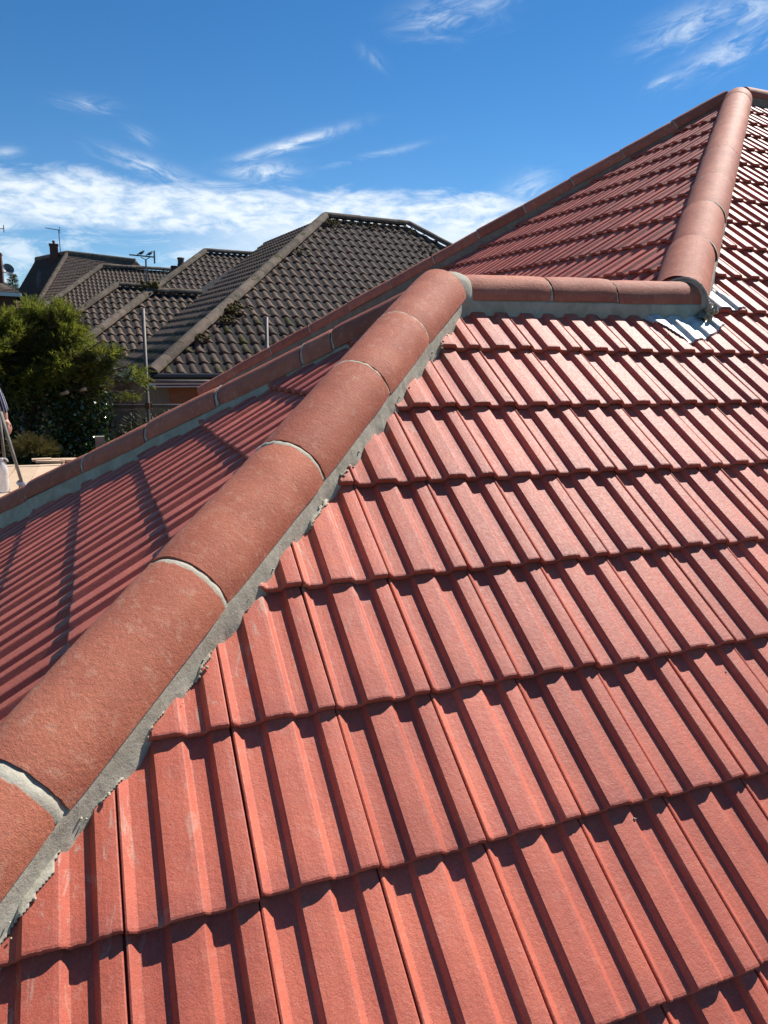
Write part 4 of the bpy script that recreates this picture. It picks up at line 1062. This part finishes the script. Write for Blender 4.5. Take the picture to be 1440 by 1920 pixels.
# fence between the gardens, board by board
fen = root('timber_fence', 'grey weathered vertical board fence behind the shrub and ivy', 'fence', (0.3, 10.9, gheight(0.3, 10.9)))
bd = MB(); bd.box((0, 0, 0), (0.068, 0, 0), (0, 0.011, 0), (0, 0, 0.98)); bdm = bd.me('board', M['oldwood'])
rs = random.Random(2)
for i in range(14):
    x = -1.4 + 0.145 * i; obj('board', bdm, fen, Matrix.Translation((x, 10.9 + (0.012 if i % 2 else 0) + rs.gauss(0, 0.003), -0.80 + rs.gauss(0, 0.008))) @ Matrix.Rotation(rs.gauss(0, 0.006), 4, 'Y'))
mb = MB(); mb.bx(-1.5, 0.6, 10.93, 10.97, 0.02, 0.09); mb.bx(-1.5, 0.6, 10.93, 10.97, -1.4, -1.33); mb.done('rail', M['oldwood'], fen)
mb = MB(); mb.bx(-0.045, 0.055, 7.85, 7.95, GZ + 0.1, -0.165); o = mb.done('fence_post', M['oldwood']); tag(o, 'short grey square post standing up behind the lower red hip', 'post')
mb = MB(); mb.box((0.06, 10.45, 0.43), (0.22, 0, 0), (0, 0.2, 0), (0, 0, 0.035)); mb.box((0.17, 10.45, 0.49), (0.12, 0, 0), (0, 0.12, 0), (0, 0, 0.04)); o = mb.done('plastic_tub', simple('pale blue plastic', (0.30, 0.36, 0.42), 0.5, 0.2, 10.0)); tag(o, 'pale blue grey plastic tub behind the ivy, just above the upper rail', 'tub')

# ------------------------------------------------------------------ scaffold
scf = root('tube_scaffold', 'tubular steel scaffold with two guard rails behind the lower red hip', 'scaffold', (0.65, 9.7, gheight(0.65, 9.7)))
def tube_part(p, q, nm, r_=0.0242): mb = MB(); mb.tube([p, q], r_, 12); return mb.done(nm, M['tube'], scf, True)
tube_part((0.655, 9.72, gheight(0.65, 9.7)), (0.655, 9.72, 1.345), 'standard')
tube_part((2.13, 8.76, gheight(2, 8.7)), (2.13, 8.76, 1.245), 'standard')
tube_part((-0.2, 9.78, 0.372), (2.6, 9.66, 0.372), 'guard_rail'); tube_part((-0.2, 9.78, 0.035), (2.6, 9.66, 0.035), 'guard_rail')
for z in (0.372, 0.035):
    mb = MB(); mb.tube([(0.655, 9.72, z - 0.045), (0.655, 9.72, z + 0.045)], 0.034, 10); mb.box((0.655, 9.75, z), (0.035, 0, 0), (0, 0.03, 0), (0, 0, 0.03)); mb.tube([(0.69, 9.69, z - 0.02), (0.70, 9.66, z + 0.05)], 0.009, 6); mb.done('coupler', M['rust'], scf)
bmesh_b = MB(); bmesh_b.box((0, 0, 0), (0.1075, 0, 0), (0, 1.98, 0), (0, 0, 0.019)); bme = bmesh_b.me('scaffold_board', M['wood'])
edge_b = MB()
for sg in (-1, 1): edge_b.box((0, sg * 1.85, 0), (0.1135, 0, 0), (0, 0.018, 0), (0, 0, 0.0205))
ebm = edge_b.me('end_band', M['tube'])
rs = random.Random(6)
for i in range(7):
    x = -1.62 + 0.226 * i
    mw = Matrix.Translation((x - 0.055, 5.85 + rs.gauss(0, 0.05), -0.47 + rs.gauss(0, 0.002))) @ Matrix.Rotation(-0.015 + rs.gauss(0, 0.002), 4, 'Z')
    o = obj('scaffold_board', bme, None, mw)
    tag(o, ('seventh, outermost scaffold board, past the worker\'s boots', 'sixth pale scaffold board counting outwards from the red roof', 'fifth pale scaffold board counting outwards from the red roof', 'fourth pale scaffold board counting outwards from the red roof', 'third pale scaffold board from the red roof, under the bottle', 'second pale scaffold board counting outwards from the red roof', 'pale sunlit scaffold board closest to the red roof')[i], 'board', 'scaffold boards of the platform')
    obj('end_band', ebm, o, mw)
for i, (x, y, a, l) in enumerate(((-0.52, 7.92, 1.35, 0.30), (-0.40, 8.0, 1.5, 0.28), (-0.30, 7.9, 1.25, 0.22), (-0.62, 8.0, 1.7, 0.20))):
    mb = MB(); mb.box((0, 0, 0), (0.05, 0, 0), (0, l / 2, 0), (0, 0, 0.012)); mw = Matrix.Translation((x, y, -0.435 + 0.004 * i)) @ Matrix.Rotation(a, 4, 'Z')
    o = obj('timber_offcut', mb.me('timber_offcut', M['wood']), None, mw); tag(o, ('longest flat timber offcut at the far ends of the scaffold boards', 'flat offcut lying rightmost but one among the scaffold board offcuts', 'small offcut nearest the red hip, on the scaffold boards', 'shortest offcut, lying beside the cypress cuttings')[i], 'offcut', 'offcuts on the scaffold boards')
# poles and bottle at the left edge
mb = MB(); mb.tube([(-0.83, 6.62, 0.22), (-0.79, 6.45, 0.10), (-0.665, 6.2, -0.40)], 0.0145, 10); r = root('wooden_pole', 'slanting pale wooden pole with grey metal foot, resting on the boards', 'pole', (-0.665, 6.2, -0.45))
mb.done('shaft', M['oldwood'], r, True)
mb = MB(); mb.tube([(-0.70, 6.24, -0.375), (-0.655, 6.19, -0.405), (-0.625, 6.17, -0.43)], [0.024, 0.03, 0.02], 8); mb.done('foot', simple('grey blue steel', (0.28, 0.30, 0.35), 0.4, 0.2, 20.0, metal=0.4), r)
mb = MB(); mb.tube([(-0.69, 6.2, -0.40), (-0.70, 6.12, -0.44), (-0.74, 5.95, -0.448)], 0.004, 5); mb.tube([(-0.62, 6.2, -0.41), (-0.59, 6.25, -0.44), (-0.56, 6.3, -0.446)], 0.004, 5); mb.done('wire', M['dark_metal'], r)
mb = MB(); mb.tube([(-0.90, 7.2, -0.45), (-0.915, 7.22, 0.15)], 0.0145, 10); o = mb.done('wooden_post', M['oldwood'], None, True); tag(o, 'upright thin wooden post behind the plastic bottle', 'post')
r = root('plastic_bottle', 'clear ribbed plastic water bottle standing on the scaffold boards', 'bottle', (-0.815, 6.2, -0.451))
pr_ = [(0.040, 0.0), (0.045, 0.008)]
for k in range(9): pr_ += [(0.045, 0.02 + k * 0.011), (0.0425, 0.0255 + k * 0.011)]
pr_ += [(0.045, 0.125), (0.046, 0.17), (0.045, 0.2), (0.038, 0.235), (0.024, 0.262), (0.014, 0.275), (0.014, 0.286)]
mb = MB(); mb.lathe((-0.815, 6.2, -0.450), pr_, 24); mb.done('body', M['bottle'], r, True)
mb = MB(); mb.lathe((-0.815, 6.2, -0.166), [(0.017, 0), (0.017, 0.018), (0.015, 0.020)], 14); mb.done('cap', M['white'], r)
mb = MB(); mb.tube([(-0.815 + 0.03 * math.cos(a) + 0.018, 6.2, -0.178 + 0.028 * math.sin(a)) for a in [PI * 1.4 - k * 0.35 for k in range(14)]], 0.006, 6); mb.done('handle', M['white'], r, True)

# ------------------------------------------------------------------ the worker, mostly beyond the left edge
def skin_obj(name, joints, edges, radii, mat, parent, sub=2):
    me = bpy.data.meshes.new(name); me.from_pydata([tuple(j) for j in joints], edges, []); me.materials.append(mat)
    o = obj(name, me, parent)
    md = o.modifiers.new('skin', 'SKIN'); md.use_smooth_shade = True
    for i, r_ in enumerate(radii):
        sv = me.skin_vertices[0].data[i]; sv.radius = (r_, r_) if not isinstance(r_, tuple) else r_
    me.skin_vertices[0].data[0].use_root = True
    sb = o.modifiers.new('sub', 'SUBSURF'); sb.levels = sub; sb.render_levels = sub
    return o
PX, PY, PZ = -1.20, 7.05, -0.45
per = root('person', 'worker in navy shirt with white stripes bending down at the left edge', 'person', (PX, PY, PZ))
def q(x, y, z): return V3((PX + x, PY + y, PZ + z))
# bent at the hips, facing the camera; pelvis first
jt = [q(0, 0.18, 0.86), q(0, 0.06, 0.98), q(0, -0.10, 1.06), q(0, -0.24, 1.07), q(0, -0.36, 1.04), q(0, -0.43, 1.01), q(0, -0.52, 0.98),
      q(0.11, 0.20, 0.82), q(0.13, 0.08, 0.46), q(0.13, 0.16, 0.10), q(0.13, 0.02, 0.04),
      q(-0.11, 0.20, 0.82), q(-0.13, 0.08, 0.46), q(-0.13, 0.16, 0.10), q(-0.13, 0.02, 0.04)]
body = skin_obj('body', [jt[0], jt[1], jt[2], jt[3], jt[4], jt[5], jt[6], q(0.18, -0.24, 1.05), q(0.30, -0.21, 0.86), q(0.37, -0.19, 0.66), q(0.375, -0.21, 0.57), q(-0.18, -0.24, 1.05), q(-0.27, -0.25, 0.80), q(-0.24, -0.36, 0.58), q(-0.23, -0.38, 0.50)] + jt[7:],
         [(0, 1), (1, 2), (2, 3), (3, 4), (4, 5), (5, 6), (3, 7), (7, 8), (8, 9), (9, 10), (3, 11), (11, 12), (12, 13), (13, 14), (0, 15), (15, 16), (16, 17), (17, 18), (0, 19), (19, 20), (20, 21), (21, 22)],
         [(0.15, 0.12), (0.14, 0.11), (0.15, 0.12), (0.13, 0.11), 0.06, 0.085, 0.075, 0.062, 0.046, 0.034, 0.026, 0.062, 0.046, 0.034, 0.026, 0.09, 0.06, 0.042, 0.04, 0.09, 0.06, 0.042, 0.04], M['skin'], per)
sh = skin_obj('shirt', [jt[0] + V3((0, 0, 0.03)), jt[1], jt[2], jt[3], q(0, -0.30, 1.06), q(0.19, -0.24, 1.05), q(0.305, -0.21, 0.86), q(0.372, -0.195, 0.625), q(-0.19, -0.24, 1.05), q(-0.27, -0.25, 0.80), q(-0.24, -0.35, 0.62)],
         [(0, 1), (1, 2), (2, 3), (3, 4), (3, 5), (5, 6), (6, 7), (3, 8), (8, 9), (9, 10)], [(0.165, 0.14), (0.16, 0.13), (0.17, 0.14), (0.15, 0.13), 0.075, 0.085, 0.070, 0.058, 0.085, 0.07, 0.058], M['navy'], per)
skin_obj('trousers', [jt[0]] + [q(0.11, 0.20, 0.80), q(0.13, 0.08, 0.46), q(0.13, 0.16, 0.13), q(-0.11, 0.20, 0.80), q(-0.13, 0.08, 0.46), q(-0.13, 0.16, 0.13)], [(0, 1), (1, 2), (2, 3), (0, 4), (4, 5), (5, 6)], [(0.165, 0.14), 0.105, 0.078, 0.066, 0.105, 0.078, 0.066], M['denim'], per)
for sx in (0.13, -0.13):
    skin_obj('boot', [q(sx, 0.16, 0.12), q(sx, 0.15, 0.055), q(sx, 0.02, 0.045), q(sx, -0.08, 0.035)], [(0, 1), (1, 2), (2, 3)], [0.058, 0.055, 0.05, 0.036], M['boot'], per)
hm = MB(); hm.blob(q(0, -0.475, 1.03), 0.10, (0.85, 1.1, 0.85), 2, 0.1, 14, 10); hm.done('hair', M['hair'], per, True)
def hand(wr, d, side, parent):
    d = V3(d).normalized(); s_ = V3(side).normalized(); n = d.cross(s_)
    J_ = [wr, wr + d * 0.05]; E_ = [(0, 1)]; R_ = [(0.024, 0.017), (0.034, 0.015)]
    for k, l in enumerate((0.066, 0.074, 0.070, 0.055)):
        b = wr + d * 0.085 + s_ * (0.030 - 0.02 * k); i = len(J_)
        J_ += [b, b + d * l * 0.45 + n * 0.004, b + d * l * 0.8 + n * 0.018, b + d * l + n * 0.034]; E_ += [(1, i), (i, i + 1), (i + 1, i + 2), (i + 2, i + 3)]; R_ += [0.0105, 0.0092, 0.0085, 0.0065]
    i = len(J_); J_ += [wr + d * 0.03 + s_ * 0.034 + n * 0.006, wr + d * 0.065 + s_ * 0.056 + n * 0.016, wr + d * 0.09 + s_ * 0.058 + n * 0.03]; E_ += [(1, i), (i, i + 1), (i + 1, i + 2)]; R_ += [0.0135, 0.011, 0.008]
    skin_obj('hand', J_, E_, R_, M['skin'], parent)
hand(q(0.378, -0.205, 0.60), (0.30, -0.1, -0.92), (-0.3, -0.9, 0.1), per); hand(q(-0.232, -0.378, 0.52), (0.05, -0.15, -0.98), (0.3, -0.9, 0.1), per)
